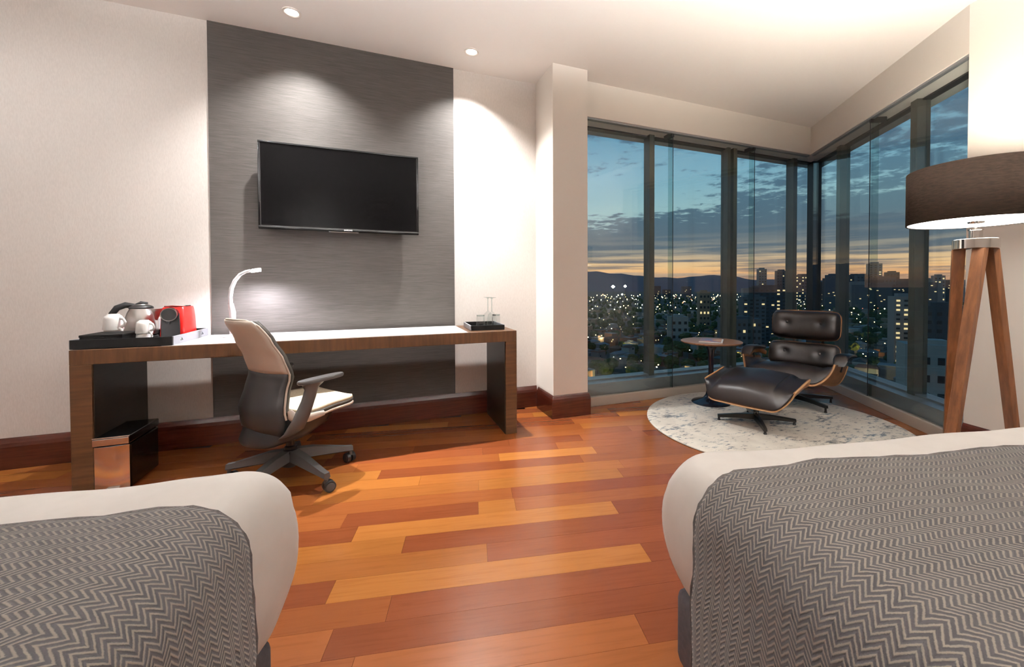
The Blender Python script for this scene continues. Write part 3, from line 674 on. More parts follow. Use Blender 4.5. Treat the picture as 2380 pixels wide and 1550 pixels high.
rim = [back_pt(0, z, .006) for z in np.linspace(.41, .9, 16)]+[back_pt(a, interp([(0, .915), (.12, .93), (.5, .934), (.88, .93), (1, .915)], a), .006, 1.) for a in np.linspace(.03, .97, 14)]+[back_pt(1, z, .006) for z in np.linspace(.9, .41, 16)]
MB().tube(rim, .0055, 8).build('back_rim', 'beige_plastic', oc, smooth=True)
back_grid(.43, .925, .024, .975, 18).build('back_cushion', 'pad_dark', oc, smooth=True, solid=.022, off=0)
# seat shell flows out of the lower back
def seat_pt(a, b_, dz=0., wsc=1.):
    s = 2*a-1; x = lerp(-.125, .262, b_); w_ = interp([(0, .175), (.25, .228), (.7, .245), (.9, .235), (1, .20)], b_)*wsc
    z = interp([(0, .440), (.12, .400), (.35, .390), (.7, .415), (1, .422)], b_)+.030*abs(s)**2.5*(1-.5*b_)+dz
    if b_ > .9: x += .02*(1-s*s)
    return (x, -w_*s, z)
MB().grid(lambda a, b_: seat_pt(a, b_, -.022), 16, 16).build('seat_shell', 'beige_plastic', oc, smooth=True, solid=.012, off=0)
MB().grid(lambda a, b_: seat_pt(a, b_, -.004, .985), 16, 16).build('seat_welt', 'pad_dark', oc, smooth=True, solid=.014, off=0)
MB().grid(lambda a, b_: seat_pt(a, lerp(.03, .99, b_), .012, .965), 16, 16).build('seat_cushion', 'cream_fabric', oc, smooth=True, solid=.018, off=0)
# side links back to seat
for s in (-1, 1):
    mb = MB(); mb.tube([back_pt(0 if s > 0 else 1, .455, .030), (-.105, s*.232, .425), (-.085, s*.235, .402), (-.02, s*.238, .398), (.06, s*.238, .402)], [.008, .016, .020, .016, .010], 10, 1.4).build('side_link', 'beige_plastic', oc, smooth=True)
    # arm: broad tapered post and flat pad
    rings = []
    for x, y, z, hl, hw_ in ((-.115, .205, .320, .045, .016), (-.100, .238, .345, .052, .020), (-.072, .258, .415, .045, .018), (-.038, .266, .505, .038, .015), (-.022, .268, .560, .038, .016), (-.010, .268, .583, .058, .024), (.0, .268, .591, .075, .030)):
        rings.append([(x+hl*math.cos(t_), s*y+hw_*math.sin(t_), z+.10*hl*math.cos(t_)) for t_ in np.linspace(0, 2*math.pi, 18)[:-1]])
    ar = MB().loft(rings).build('armrest', 'grey_plastic', oc, smooth=True)
    mb = MB(); ring = []
    for t_ in np.linspace(0, 2*math.pi, 26)[:-1]:
        ring.append((.03+.125*math.copysign(abs(math.cos(t_))**.75, math.cos(t_)), s*.268+.036*math.copysign(abs(math.sin(t_))**.8, math.sin(t_))))
    mb.loft([[(x*.96+.002, y, .591+.04*x) for x, y in ring], [(x, y, .597+.04*x) for x, y in ring], [(x, y, .605+.04*x) for x, y in ring], [(.03+(x-.03)*.97, s*.268+(y-s*.268)*.9, .610+.04*x) for x, y in ring]])
    mb.build('arm_pad', 'grey_plastic', ar, smooth=True)
MB().loft([[(-.15+.08*math.cos(t_), .15*math.sin(t_), .262) for t_ in np.linspace(0, 2*math.pi, 24)[:-1]],
           [(-.07+.17*math.cos(t_), .19*math.sin(t_), .285) for t_ in np.linspace(0, 2*math.pi, 24)[:-1]],
           [(-.01+.21*math.cos(t_), .215*math.sin(t_), .335) for t_ in np.linspace(0, 2*math.pi, 24)[:-1]],
           [(.02+.22*math.cos(t_), .22*math.sin(t_), .400) for t_ in np.linspace(0, 2*math.pi, 24)[:-1]]]).build('under_carriage', 'black_plastic', oc, smooth=True)
MB().lathe([(.030, .075), (.030, .19), (.022, .195), (.022, .275)], 20).build('gas_stem', 'black_plastic', oc, smooth=True)
st_ = MB().lathe([(.050, .085), (.052, .10), (.046, .165), (.035, .175)], 24).build('base_hub', 'dark_plastic', oc, smooth=True)
for k in range(5):
    a = math.radians(-51+72*k-36); ca, sa = math.cos(a), math.sin(a)
    rings = []
    for r_, w_, zb_, zt_ in ((.03, .034, .110, .172), (.12, .030, .100, .160), (.22, .025, .086, .132), (.30, .021, .076, .110), (.335, .019, .070, .104)):
        rings.append([(r_*ca-w_*sa, r_*sa+w_*ca, zb_+.008), (r_*ca-w_*.5*sa, r_*sa+w_*.5*ca, zb_), (r_*ca+w_*.5*sa, r_*sa-w_*.5*ca, zb_), (r_*ca+w_*sa, r_*sa-w_*ca, zb_+.008), (r_*ca+w_*.7*sa, r_*sa-w_*.7*ca, zt_), (r_*ca-w_*.7*sa, r_*sa+w_*.7*ca, zt_)])
    lg = MB().loft(rings).build('leg', 'grey_plastic', oc, smooth=35)
    b2 = a+math.radians(75+30*k); cx_, cy_ = .325*ca, .325*sa
    mb = MB(); nx, ny = -math.sin(b2), math.cos(b2); tx_, ty_ = math.cos(b2), math.sin(b2)
    for s in (-1, 1):
        p0 = (cx_+tx_*.014+nx*s*.006, cy_+ty_*.014+ny*s*.006, .030); p1 = (cx_+tx_*.014+nx*s*.026, cy_+ty_*.014+ny*s*.026, .030)
        mb.tube([p0, p1], [.030, .0285], 24)
    w_ = mb.build('caster', 'black_plastic', oc, smooth=35)
    mb = MB(); mb.tube([(cx_, cy_, .045), (cx_, cy_, .085)], .010, 10)
    for s in (-1, 1):
        mb.tube([(cx_+tx_*.014+nx*s*.0262, cy_+ty_*.014+ny*s*.0262, .030), (cx_+tx_*.014+nx*s*.0275, cy_+ty_*.014+ny*s*.0275, .030)], [.022, .020], 20)
    mb.build('caster_hub', 'grey_plastic', w_, smooth=35)

# ------------------------------------------------------------------ rug
rug = MB().lathe([(.945, .0008), (.951, .004), (.950, .010), (.940, .0125), (.001, .0125)], 96).build('round_rug', 'rug_pile', None, (2.889, 2.386, 0)); tag(rug, 'round cream rug with faded blue grey pattern under the lounge chair', 'rug')
RZ = .0125

# ------------------------------------------------------------------ side table + magazine
stb = empty('side_table', (2.86, 2.985, RZ)); tag(stb, 'round wooden topped tulip side table with black pedestal on the rug', 'table')
MB().lathe([(.170, 0), (.172, .004), (.165, .010), (.120, .020), (.070, .040), (.046, .075), (.034, .13), (.026, .22), (.022, .32), (.024, .42), (.034, .49), (.058, .535), (.085, .552)], 48).build('pedestal', 'tulip_blue_black', stb, smooth=True)
MB().lathe([(.225, .552), (.262, .560), (.270, .568), (.270, .572), (.266, .575), (.001, .575)], 64).build('table_top', 'table_wood', stb, smooth=35)
mg = empty('magazine', (2.845, 2.965, RZ+.5755), .75); tag(mg, 'open magazine with colourful photo lying on the side table', 'magazine')
MB().box(-.135, .135, -.10, .10, 0, .006).build('pages', 'paper_white', mg)
MB().box(-.115, .135, -.085, .10, .006, .0072).build('cover', 'magazine_cover', mg)

# ------------------------------------------------------------------ lounge chair and ottoman
FA = math.atan2(-.322, -.947)
def section(s, half, up, flat=.46):
    """curled plywood section: s in -1..1 -> (y, z, normal angle)"""
    a = abs(s)
    if a <= flat: return (half*s/flat*.62, 0., 0.)
    t_ = ((a-flat)/(1-flat))**1.15; ang = t_*math.radians(68); R_ = up/(1-math.cos(math.radians(68)))
    y = half*.62+R_*math.sin(ang)*((half*.38)/(R_*math.sin(math.radians(68)))); z = R_*(1-math.cos(ang))
    return (math.copysign(y, s), z, math.copysign(ang, s))
def curl_shell(half, hd, up, droop=.012, taper=.42, n=28, m_=14, ofs=0., grow=1.):
    def fn(a, b_):
        s = (2*a-1); y, z, an = section(s, half, up); d = hd*grow*(1-taper*sstep(.55, 1, abs(s)))
        x = (2*b_-1)*d; z -= droop*(2*b_-1)**2*(1-abs(s))
        return (x, (y-math.sin(an)*ofs)*(1 if ofs else 1), z+math.cos(an)*ofs)
    return MB().grid(fn, n, m_)
def curl_cushion(half, hd, up, thick, taper=.36, n=30, m_=20, shrink=.985):
    """upholstery lying in the shell: bottom follows the shell, top bulges"""
    mb = MB(); rings = []
    for j in range(m_+1):
        b_ = -1+2*j/m_; prof = max(0., 1-abs(b_)**3.6)**.55
        top, bot = [], []
        for i in range(n+1):
            s = (-1+2*i/n)*shrink; y, z, an = section(s, half, up); d = hd*(1-taper*sstep(.6, 1, abs(s)))
            ed = max(0., 1-abs(-1+2*i/n)**5)**.6
            th = .012+thick*prof*ed*(1.0-.25*abs(s))
            x = b_*d*.99
            bot.append((x, y-math.sin(an)*.004, z+math.cos(an)*.004)); top.append((x, y-math.sin(an)*th, z+math.cos(an)*th))
        rings.append(top+bot[::-1])
    return mb.loft(rings)
def star(root, n, r, a0, zh, m_='black_metal', lab=None):
    for k in range(n):
        a = a0+2*math.pi*k/n; ca, sa = math.cos(a), math.sin(a)
        rings = [[(r_*ca-w_*sa, r_*sa+w_*ca, zb_), (r_*ca+w_*sa, r_*sa-w_*ca, zb_), (r_*ca+w_*.8*sa, r_*sa-w_*.8*ca, zt_), (r_*ca-w_*.8*sa, r_*sa+w_*.8*ca, zt_)] for r_, w_, zb_, zt_ in ((.02, .020, zh-.045, zh), (r*.5, .018, zh-.040, zh-.010), (r, .014, zh-.048, zh-.026))]
        lg = MB().loft(rings).build('base_leg', m_, root)
        MB().lathe([(.011, 0), (.013, .003), (.009, .012), (.009, zh-.03)], 12, c=(r*.965*ca, r*.965*sa, 0)).build('glide', m_, lg, smooth=True)
ot = empty('ottoman', (2.771, 2.408, RZ), FA); tag(ot, 'dark brown leather ottoman in a curled walnut shell on the rug', 'ottoman')
TILT = math.radians(9)
def tilted(o_, ang, z, x=0.):
    o_.rotation_euler = (0, ang, 0); o_.location = (x, 0, z); return o_
tilted(curl_shell(.335, .275, .115).build('shell', 'walnut_shell', ot, smooth=True, solid=.011, off=-1), TILT, .235)
def shell_rim(half, hd, up, front, droop=.012, taper=.42):
    pts = []
    for a in np.linspace(0, 1, 40):
        s = 2*a-1; y, z, an = section(s, half, up); d = hd*(1-taper*sstep(.55, 1, abs(s))); pts.append((front*d, y, z-droop*(1-abs(s))+.0))
    return pts
for fr_ in (1, -1):
    tilted(MB().tube(shell_rim(.335, .275, .115, fr_), .0062, 8).build('ply_edge', 'ply_edge', ot, smooth=True), TILT, .235)
for s in (-1, 1):
    y, z, an = section(s, .335, .115); d = .275*.58
    tilted(MB().tube([(-d, y, z), (d, y, z)], .0062, 8).build('ply_edge', 'ply_edge', ot, smooth=True), TILT, .235)
tilted(curl_cushion(.335, .285, .115, .150).build('cushion', 'leather', ot, smooth=60), TILT, .238)
MB().lathe([(.022, .085), (.022, .215), (.05, .222), (.05, .235)], 18).build('stem', 'black_metal', ot, smooth=True)
MB().lathe([(.017, .062), (.020, .065), (.020, .09), (.016, .092)], 18).build('stem_collar', 'chrome', ot, smooth=True)
star(ot, 4, .285, math.radians(53.7)-FA, .072)

lc = empty('lounge_chair', (3.57, 2.68, RZ), FA); tag(lc, 'black brown leather lounge chair with walnut plywood shells by the corner window', 'lounge chair')
ST = math.radians(-9)
tilted(curl_shell(.375, .29, .19, taper=.34).build('seat_shell', 'walnut_shell', lc, smooth=True, solid=.011, off=-1), ST, .215, .07)
for fr_ in (1, -1):
    tilted(MB().tube(shell_rim(.375, .29, .19, fr_, taper=.34), .0062, 8).build('ply_edge', 'ply_edge', lc, smooth=True), ST, .215, .07)
tilted(curl_cushion(.365, .285, .17, .15).build('seat_cushion', 'leather', lc, smooth=60), ST, .222, .07)
# back and head cushions: rounded pads bent round the sitter
def pad(wid, hei, thick, bend, n=44, m_=24, sq=5.):
    mb = MB(); rings = []
    for j in range(m_+1):
        b_ = -1+2*j/m_
        fr_, bk_ = [], []
        for i in range(n+1):
            s = -1+2*i/n
            e = max(0., 1-abs(s)**sq)**.5*max(0., 1-abs(b_)**sq)**.5
            cr = 1-.10*abs(b_)**6; cz = 1-.10*abs(s)**6
            y = s*wid/2*cr; z = b_*hei/2*cz; x = bend*s*s
            dm = sum(math.exp(-((y-sg*wid*.25)**2+(z-hei*.07)**2)/(2*.026**2)) for sg in (-1, 1)); e *= 1-.17*dm
            fr_.append((x+thick*e, y, z)); bk_.append((x, y, z))
        rings.append(fr_+bk_[::-1])
    return mb.loft(rings)
def panel(wid, hei, bend, n=22, m_=8):
    return MB().grid(lambda a, b_: (bend*(2*a-1)**2-.004, (2*a-1)*wid/2*(1-.10*abs(2*b_-1)**6), (2*b_-1)*hei/2*(1-.12*abs(2*a-1)**6)), n, m_)
for nm, x, z, hei, wid, tilt_, th in (('back', -.255, .415, .235, .60, -14, .085), ('head', -.315, .700, .275, .585, -7, .095)):
    pn_ = panel(wid+.012, hei+.01, .055).build(nm+'_shell', 'walnut_shell', lc, smooth=True, solid=.011, off=0); pn_.location = (x, 0, z); pn_.rotation_euler = (0, math.radians(tilt_), 0)
    cu_ = pad(wid, hei, th, .055).build(nm+'_cushion', 'leather', lc, smooth=60); cu_.location = (x+.004, 0, z); cu_.rotation_euler = (0, math.radians(tilt_), 0)
    for s in (-1, 1):
        bt = MB().lathe([(.001, .006), (.008, .005), (.013, .001), (.014, -.004)], 16).build('button', 'leather', cu_, smooth=True)
        bt.location = (.055*.25+th*.825, s*wid*.25, hei*.07); bt.rotation_euler = (0, math.pi/2, 0)
for s in (-1, 1):
    mb = MB(); mb.tube([(-.345, s*.125, .50), (-.365, s*.125, .60), (-.355, s*.125, .72)], .013, 8, .5); mb.build('back_brace', 'black_metal', lc, smooth=True)
    mb = MB(); mb.tube([(-.10, s*.17, .215), (-.26, s*.17, .25), (-.315, s*.16, .36)], .014, 8, .5); mb.build('back_support', 'black_metal', lc, smooth=True)
    # arm: black leather pad that rolls over at the front, on a curved ply support
    prof = [(-.235, .452), (-.12, .468), (.0, .480), (.075, .477), (.125, .455), (.142, .420)]
    rings = []
    for (x, z), wd, th in zip(prof, (.040, .050, .055, .055, .052, .040), (.016, .020, .022, .022, .020, .012)):
        rings.append([(x-(.35*th*math.sin(t_) if x > .1 else 0), s*.385+wd*math.copysign(abs(math.cos(t_))**.7, math.cos(t_)), z+th*math.copysign(abs(math.sin(t_))**.7, math.sin(t_))) for t_ in np.linspace(0, 2*math.pi, 18)[:-1]])
    ar = MB().loft(rings).build('armrest', 'leather', lc, smooth=50)
    MB().tube([(.10, s*.365, .425), (.02, s*.372, .450), (-.14, s*.372, .442), (-.23, s*.345, .40)], [.012, .014, .014, .01], 8, 2.2).build('arm_support', 'walnut_shell', ar, smooth=True)
    MB().tube([(.0, s*.375, .455), (.02, s*.362, .34)], [.012, .010], 8, 2.).build('arm_post', 'black_metal', ar, smooth=True)
MB().box(-.10, .16, -.11, .11, .185, .205, .004).build('seat_plate', 'black_metal', lc)
MB().lathe([(.026, .085), (.026, .19)], 18).build('stem', 'black_metal', lc, smooth=True)
MB().lathe([(.020, .078), (.027, .080), (.027, .100), (.020, .102)], 18).build('stem_collar', 'chrome', lc, smooth=True)
star(lc, 5, .335, math.radians(190)-FA, .088)

# ------------------------------------------------------------------ floor lamp
LT = 2.05; lpos = EYE+ray(2268, 540)*LT; LX, LY = float(lpos[0]), float(lpos[1])
fl = empty('floor_lamp', (LX, LY, 0)); tag(fl, 'tripod floor lamp with wooden legs and wide dark drum shade switched on', 'lamp')
ZB, ZTOP, RS = 1.408, 1.675, .262
MB().lathe([(RS, ZB), (RS, ZTOP)], 96, cap=False).build('shade', 'shade_fabric', fl, smooth=True, solid=.003, off=1)
MB().lathe([(RS-.004, ZB+.002), (RS-.004, ZTOP-.002)], 96, cap=False).build('shade_lining', 'shade_inner', fl, smooth=True)
MB().lathe([(.001, ZB+.006), (RS-.006, ZB+.006), (RS-.006, ZB+.010), (.001, ZB+.010)], 72).build('diffuser', 'lamp_diffuser', fl, smooth=35)
MB().lathe([(.010, ZB-.004), (.030, ZB-.003), (.032, ZB+.004), (.010, ZB+.006)], 24).build('finial', 'chrome', fl, smooth=True)
MB().lathe([(.006, 1.30), (.006, ZB+.01)], 10).build('rod', 'chrome', fl, smooth=True)
mb = MB(); mb.lathe([(.027, 1.325), (.027, 1.330), (.0255, 1.330), (.0255, 1.368), (.029, 1.370), (.029, 1.375), (.012, 1.377)], 28); mb.build('socket', 'chrome', fl, smooth=35)
MB().lathe([(.082, 1.277), (.085, 1.279), (.085, 1.323), (.082, 1.325), (.034, 1.326)], 56).build('tripod_head', 'chrome', fl, smooth=35)
for a0, a1, r1 in ((140, 75, .17), (-120, 207, .225), (-20, -5, .18)):
    def fdir(a): return R0[:2]*math.cos(math.radians(a))+F0[:2]*math.sin(math.radians(a))
    t0 = fdir(a0)*.060; t1 = fdir(a1)*r1; foot = t0+(t1-t0)*(1.277/.877)      # r1 holds at z = .40
    dv = foot-t0; dv = dv/np.linalg.norm(dv); rd = Vector((dv[0], dv[1], 0)); q_ = Vector((-dv[1], dv[0], 0))
    R1 = [Vector((t0[0], t0[1], 1.277))+q_*(sx_*.024)+rd*(sy_*.017) for sx_, sy_ in ((-1, -1), (1, -1), (1, 1), (-1, 1))]
    R2 = [Vector((foot[0], foot[1], 0))+q_*(sx_*.021)+rd*(sy_*.015) for sx_, sy_ in ((-1, -1), (1, -1), (1, 1), (-1, 1))]
    MB().loft([R1, R2]).build('leg', 'teak', fl, bevmod=.002)
point('lamp_bulb', (0, 0, 1.53), L_FLOOR, (1., .88, .74), .05, fl)

# ------------------------------------------------------------------ beds
def fnoise(x, y, z=0.):
    return (math.sin(x*7.1+1.3*math.sin(y*5.3+z))+math.sin(y*9.7+1.7*math.sin(x*6.1))+math.sin((x+y)*13.3+z*3.))/3
def make_bed(side, p_in, width, q_foot, zt, label, label_throw, q_throw, p_throw, low=.30, sharp=.10, fl_=.04, slant=0., bump_=.01):
    """side=+1: bed extends to +p from its inner side p_in; -1: to -p"""
    c = pq(p_in+side*width/2, q_foot-1.0); bed = empty('bed', (c[0], c[1], 0), -AL); tag(bed, label, 'bed')
    hw_ = width/2; hl = 1.0        # local x = p - centre, y = q - (q_foot-1)
    inn = -side                      # local x sign of the inner side
    # base
    MB().box(-hw_-.027, hw_+.027, -hl-.05, hl-.032, .03, low+.03, .028, 3).build('bed_base', 'bed_base', bed, smooth=40)
    for x in (-1, 1):
        for y in (-1, 1): MB().lathe([(.025, 0), (.028, .03), (.028, .035)], 14, c=(x*(hw_-.1), y*(hl-.25), 0)).build('foot', 'black_plastic', bed, smooth=True)
    # duvet: loft of rounded rectangles
    ctrl = [(low+.02, -.10), (low+.005, -.045), (low+.012, -.016), (low+.045, .006), (low+.11, .030), (low+.19, .041), (zt-.13, .038), (zt-.07, .021), (zt-.035, .0), (zt-.014, -.028), (zt-.004, -.062), (zt, -.11), (zt+.006, -.22), (zt+.010, -.42)]
    levels = []
    for i in range(len(ctrl)-1):
        P_ = [np.array(ctrl[max(0, min(len(ctrl)-1, i+k))]) for k in (-1, 0, 1, 2)]
        for f_ in ((0, .25, .5, .75) if i < len(ctrl)-2 else (0, .5, 1)):
            levels.append(tuple(.5*((2*P_[1])+(-P_[0]+P_[2])*f_+(2*P_[0]-5*P_[1]+4*P_[2]-P_[3])*f_**2+(-P_[0]+3*P_[1]-3*P_[2]+P_[3])*f_**3)))
    n_side = 44; rings = []
    def outline(ofs, z, frac):
        pts = []; r = sharp if ofs > -.1 else sharp+.02
        hx, hy = hw_+ofs, hl+ofs
        r = min(r, hx*.9)
        segs = []
        per = []
        for (sx_, sy_, a0) in ((1, 1, 0), (-1, 1, 90), (-1, -1, 180), (1, -1, 270)):
            arc = [(sx_*(hx-r)+r*math.cos(math.radians(a0+90*k/10)), sy_*(hy-r)+r*math.sin(math.radians(a0+90*k/10))) for k in range(11)]
            per.append(arc)
        for i in range(4):
            arc = per[i]; nx_ = per[(i+1) % 4][0]; pts += arc
            e = arc[-1]
            for k in range(1, n_side): pts.append((lerp(e[0], nx_[0], k/n_side), lerp(e[1], nx_[1], k/n_side)))
        out = []
        for x, y in pts:
            # the quilt flares a little at the free foot corners
            fc = sstep(hl-.30, hl-.02, y)*sstep(hw_*.45, hw_*.95, abs(x)); fl2 = fl_*fc*(1-abs(frac-.45)*1.4)
            ax = 1+fl2/max(abs(x), .1) if abs(x) > hw_*.8 else 1
            w_ = .006*fnoise(x*1.2+side, y*1.2, z*4)+.004*math.sin((x+y)*30+z*14)*sstep(.2, .9, fc)
            zz = z+.006*fnoise(x*.7, y*.7, 5.)*(1 if frac > .7 else .2)+(bump_*fc if frac > .5 else 0)
            dl_ = math.hypot(x, y)
            out.append((x*ax+w_*x/dl_, y+w_*y/dl_, zz))
        return out
    for i, (z, o_) in enumerate(levels): rings.append(outline(o_, z, i/(len(levels)-1)))
    MB().loft(rings).build('duvet', 'linen', bed, smooth=75)['label'] = 'white duvet tucked over the mattress'
    # throw across the foot: a sheet that follows the bed section and hangs down both sides
    th = empty('throw_blanket', (c[0], c[1], 0), -AL); tag(th, label_throw, 'blanket')
    q1 = q_throw-(q_foot-1.0); q0 = q1-.68; ps = hw_+.052
    sec = []     # half profile from centre to hem: (x, z)
    Rr = .12; zt2 = zt+.016
    top_half = ps-Rr
    for k in range(15): sec.append((top_half*k/14, zt2+.006*(1-(k/14)**2)-.004*(k/14)))
    for k in range(1, 13):
        a = math.pi/2*k/12; sec.append((top_half+Rr*math.sin(a), zt2-.004-Rr*(1-math.cos(a))))
    zl = sec[-1][1]
    for k in range(1, 15): 
        f_ = k/14; sec.append((ps+.006*math.sin(f_*3.), lerp(zl, .055, f_)))
    full = [(-x, z) for x, z in sec[::-1]]+sec[1:]
    arc = [0.]
    for (a, b_), (c_, d_) in zip(full, full[1:]): arc.append(arc[-1]+math.hypot(c_-a, d_-b_))
    nv = 40; vs, uvs, fs = [], [], []
    for j in range(nv+1):
        y = lerp(q0, q1, j/nv)
        for (x, z), s_ in zip(full, arc):
            edge = 1-abs(2*j/nv-1)
            wob = .004*fnoise(s_*2., y*2.)
            yy = y-slant*abs(x-inn*hw_)+.006*math.sin(s_*9.)+.003*math.sin(s_*31.)
            vs.append((x+(math.copysign(wob, x) if abs(x) > ps*.9 else 0), yy, z+(wob if abs(x) < ps*.9 else 0))); uvs.append((s_, y))
    nu = len(full)
    for j in range(nv):
        for i in range(nu-1): fs.append((j*nu+i, j*nu+i+1, (j+1)*nu+i+1, (j+1)*nu+i))
    me = bpy.data.meshes.new('woven_cloth'); me.from_pydata(vs, [], fs); ul = me.uv_layers.new(name='UVMap')
    for l in me.loops: ul.data[l.index].uv = uvs[l.vertex_index]
    me.polygons.foreach_set('use_smooth', [True]*len(me.polygons)); me.materials.append(MATS['herringbone'])
    o_ = bpy.data.objects.new('woven_cloth', me); COL.objects.link(o_); o_.parent = th
    md = o_.modifiers.new('thickness', 'SOLIDIFY'); md.thickness = .007; md.offset = 0
    for y, jj in ((q1, nv), (q0, 0)):
        pts = [vs[jj*nu+i] for i in range(nu)]
        MB().tube(pts, [.0052+.0012*math.sin(i*2.3) for i in range(nu)], 8).build('hem', 'throw_hem', th, smooth=True)
    return bed
make_bed(1, .592, 1.40, 1.125, .622, 'bed with white duvet near the tripod floor lamp', 'grey herringbone throw on the bed near the tripod floor lamp', .935, .552, .215, .09, .018, .035, .008)
make_bed(-1, -.542, 1.40, 1.215, .614, 'bed with white duvet facing the waste bin end of the desk', 'grey herringbone throw on the bed facing the waste bin', 1.015, -.482, .165, .055, .032, .10, .026)

# ------------------------------------------------------------------ the city below
GZ0 = -70.
textured('city_ground', (.035, .040, .034), (.075, .075, .070), (1, 1, 1), .012, 8., .95, 0, coord='Object')
WC = [('house_white', (.34, .33, .31)), ('house_grey', (.20, .20, .20)), ('house_tan', (.26, .20, .14)), ('house_brick', (.20, .10, .07)), ('tower_grey', (.12, .13, .145)), ('tower_dark', (.065, .075, .09)), ('tower_pale', (.26, .25, .25))]
for n_, c_ in WC: mat(n_, c_, .9, spec=.2)
mat('roof_dark', (.06, .06, .062), .9); mat('roof_tile', (.16, .075, .05), .9); mat('roof_pale', (.22, .22, .23), .9)
textured('tree_leaf', (.020, .040, .012), (.055, .085, .022), (1, 1, 1), .6, 4., .95, 0)
mat('hill_blue', (.10, .105, .14), 1.); mat('bark', (.05, .035, .02), .9)
mat('window_lit', (.8, .6, .3), .5, emit=(1., .72, .36), estr=.8); mat('window_dim', (.03, .035, .04), .25)
mat('bulb_warm', (1, .8, .5), .5, emit=(1., .66, .28), estr=9.); mat('bulb_white', (1, 1, 1), .5, emit=(1., .88, .66), estr=11.); mat('bulb_red', (1, .2, .1), .5, emit=(1., .22, .10), estr=6.)
mat('flood', (1, 1, 1), .5, emit=(1., .80, .52), estr=60.)
cgp = MB().add([(-3000, -3000, GZ0), (16000, -3000, GZ0), (16000, 16000, GZ0), (-3000, 16000, GZ0)], [(0, 1, 2, 3)]).build('city_ground', 'city_ground'); tag(cgp, kind='structure')
r = random.Random(11)
def polar(u, dist, h=0.):
    """ground point in the direction of image column u at a ground distance"""
    d_ = F0[:2]+R0[:2]*(u-CXP)/FPX; d_ = d_/np.linalg.norm(d_); return float(d_[0]*dist), float(d_[1]*dist)
def pick_u(): return r.uniform(1250, 2480)
TAKEN = {}
def free_spot(x, y, rad):
    c_ = 40.; k = (int(x//c_), int(y//c_))
    for i_ in range(-2, 3):
        for j_ in range(-2, 3):
            for (a, b_, rr_) in TAKEN.get((k[0]+i_, k[1]+j_), ()):
                if (a-x)**2+(b_-y)**2 < (rad+rr_)**2: return False
    TAKEN.setdefault(k, []).append((x, y, rad)); return True
# apartment blocks and towers that stand out
def tower(u, v_top, dist, w_, d_, m_, label, rows, cols, litf, rz=.3, setback=False, grp=None):
    x, y = polar(u, dist); free_spot(x, y, .5*math.hypot(w_, d_)); fwd = abs(np.dot((x, y), F0[:2])); top = CAM_H+(664-v_top)/FPX*fwd; h_ = top-GZ0
    tw = empty('city_tower', (x, y, GZ0), math.atan2(-x, y)+rz); tag(tw, label, 'tower', grp)
    MB().box(-w_/2, w_/2, -d_/2, d_/2, 0, h_).build('block', m_, tw)
    MB().box(-w_*.28, w_*.28, -d_*.28, d_*.28, h_, h_+max(2.5, h_*.04)).build('roof_plant', m_, tw)
    fh = h_/(rows+.6)
    meL = MB().box(-.5, .5, -.06, .06, -.5, .5); 
    base_l = None
    for a in range(rows):
        for b_ in range(cols):
            lit = r.random() < litf
            o_ = MB().box(-w_/cols*.24, w_/cols*.24, -.15, .15, -fh*.20, fh*.20).build('window', 'window_lit' if lit else 'window_dim', tw) if base_l is None else base_l.copy()
            if base_l is None: base_l = o_
            else:
                COL.objects.link(o_); o_.parent = tw
                if lit:
                    pass
            o_.location = (-w_/2+w_*(b_+.5)/cols, -d_/2-.1, fh*(a+.7))
            if lit:
                key = (tw.name, 'lit')
                if key not in LITM:
                    m2 = base_l.data.copy(); m2.materials.clear(); m2.materials.append(MATS['window_lit']); LITM[key] = m2
                o_.data = LITM[key]
            else:
                key = (tw.name, 'dim')
                if key not in LITM:
                    m2 = base_l.data.copy(); m2.materials.clear(); m2.materials.append(MATS['window_dim']); LITM[key] = m2
                o_.data = LITM[key]
    return tw
LITM = {}
tower(1790, 668, 620, 46, 22, 'tower_dark', 'wide dark apartment block with lit stair columns behind the lounge chair', 14, 7, .14)
tower(1748, 690, 560, 26, 18, 'tower_grey', 'grey apartment slab left of the lit apartment block', 12, 4, .12)
tower(1635, 678, 760, 18, 14, 'house_tan', 'small tan apartment tower above the treetops', 6, 3, .2)
tower(1718, 740, 520, 42, 20, 'tower_grey', 'long low grey building with ribbed front behind the side table', 4, 8, .25)
tower(2098, 690, 470, 16, 16, 'tower_pale', 'pale apartment tower with two columns of lit windows', 15, 3, .5)
tower(2183, 712, 400, 22, 20, 'tower_dark', 'dark unlit office block behind the floor lamp', 9, 4, .05)
tower(2160, 800, 330, 26, 16, 'house_white', 'white low building with a lit entrance near the lamp legs', 3, 4, .3)
tower(1575, 735, 560, 22, 18, 'house_white', 'white villa block standing among dark trees', 3, 3, .2)
tower(1770, 626, 2100, 34, 30, 'tower_pale', 'pale skyline tower rising left of the chair headrest', 12, 3, .12)
tower(1815, 630, 2300, 46, 34, 'tower_grey', 'grey skyline tower beside the pale one', 10, 4, .15)
tower(1866, 640, 2200, 70, 40, 'tower_grey', 'broad lit skyline block in front of the corner post', 8, 6, .4)
tower(1935, 640, 2000, 44, 34, 'tower_dark', 'dark skyline block just right of the corner post', 9, 4, .3)
tower(2031, 614, 2500, 52, 40, 'tower_pale', 'tallest slim skyline tower silhouetted against the sunset', 16, 3, .1)
tower(1985, 640, 2400, 46, 36, 'tower_dark', 'dark skyline tower left of the tallest tower', 9, 4, .15)
tower(2004, 640, 2300, 50, 36, 'tower_grey', 'grey skyline tower next to the tallest tower', 8, 4, .3)
tower(2072, 634, 2300, 44, 34, 'tower_dark', 'square dark skyline tower right of the tallest tower', 9, 4, .08)
tower(2052, 646, 1900, 64, 36, 'tower_grey', 'stepped skyline block below the tallest tower', 6, 6, .3)
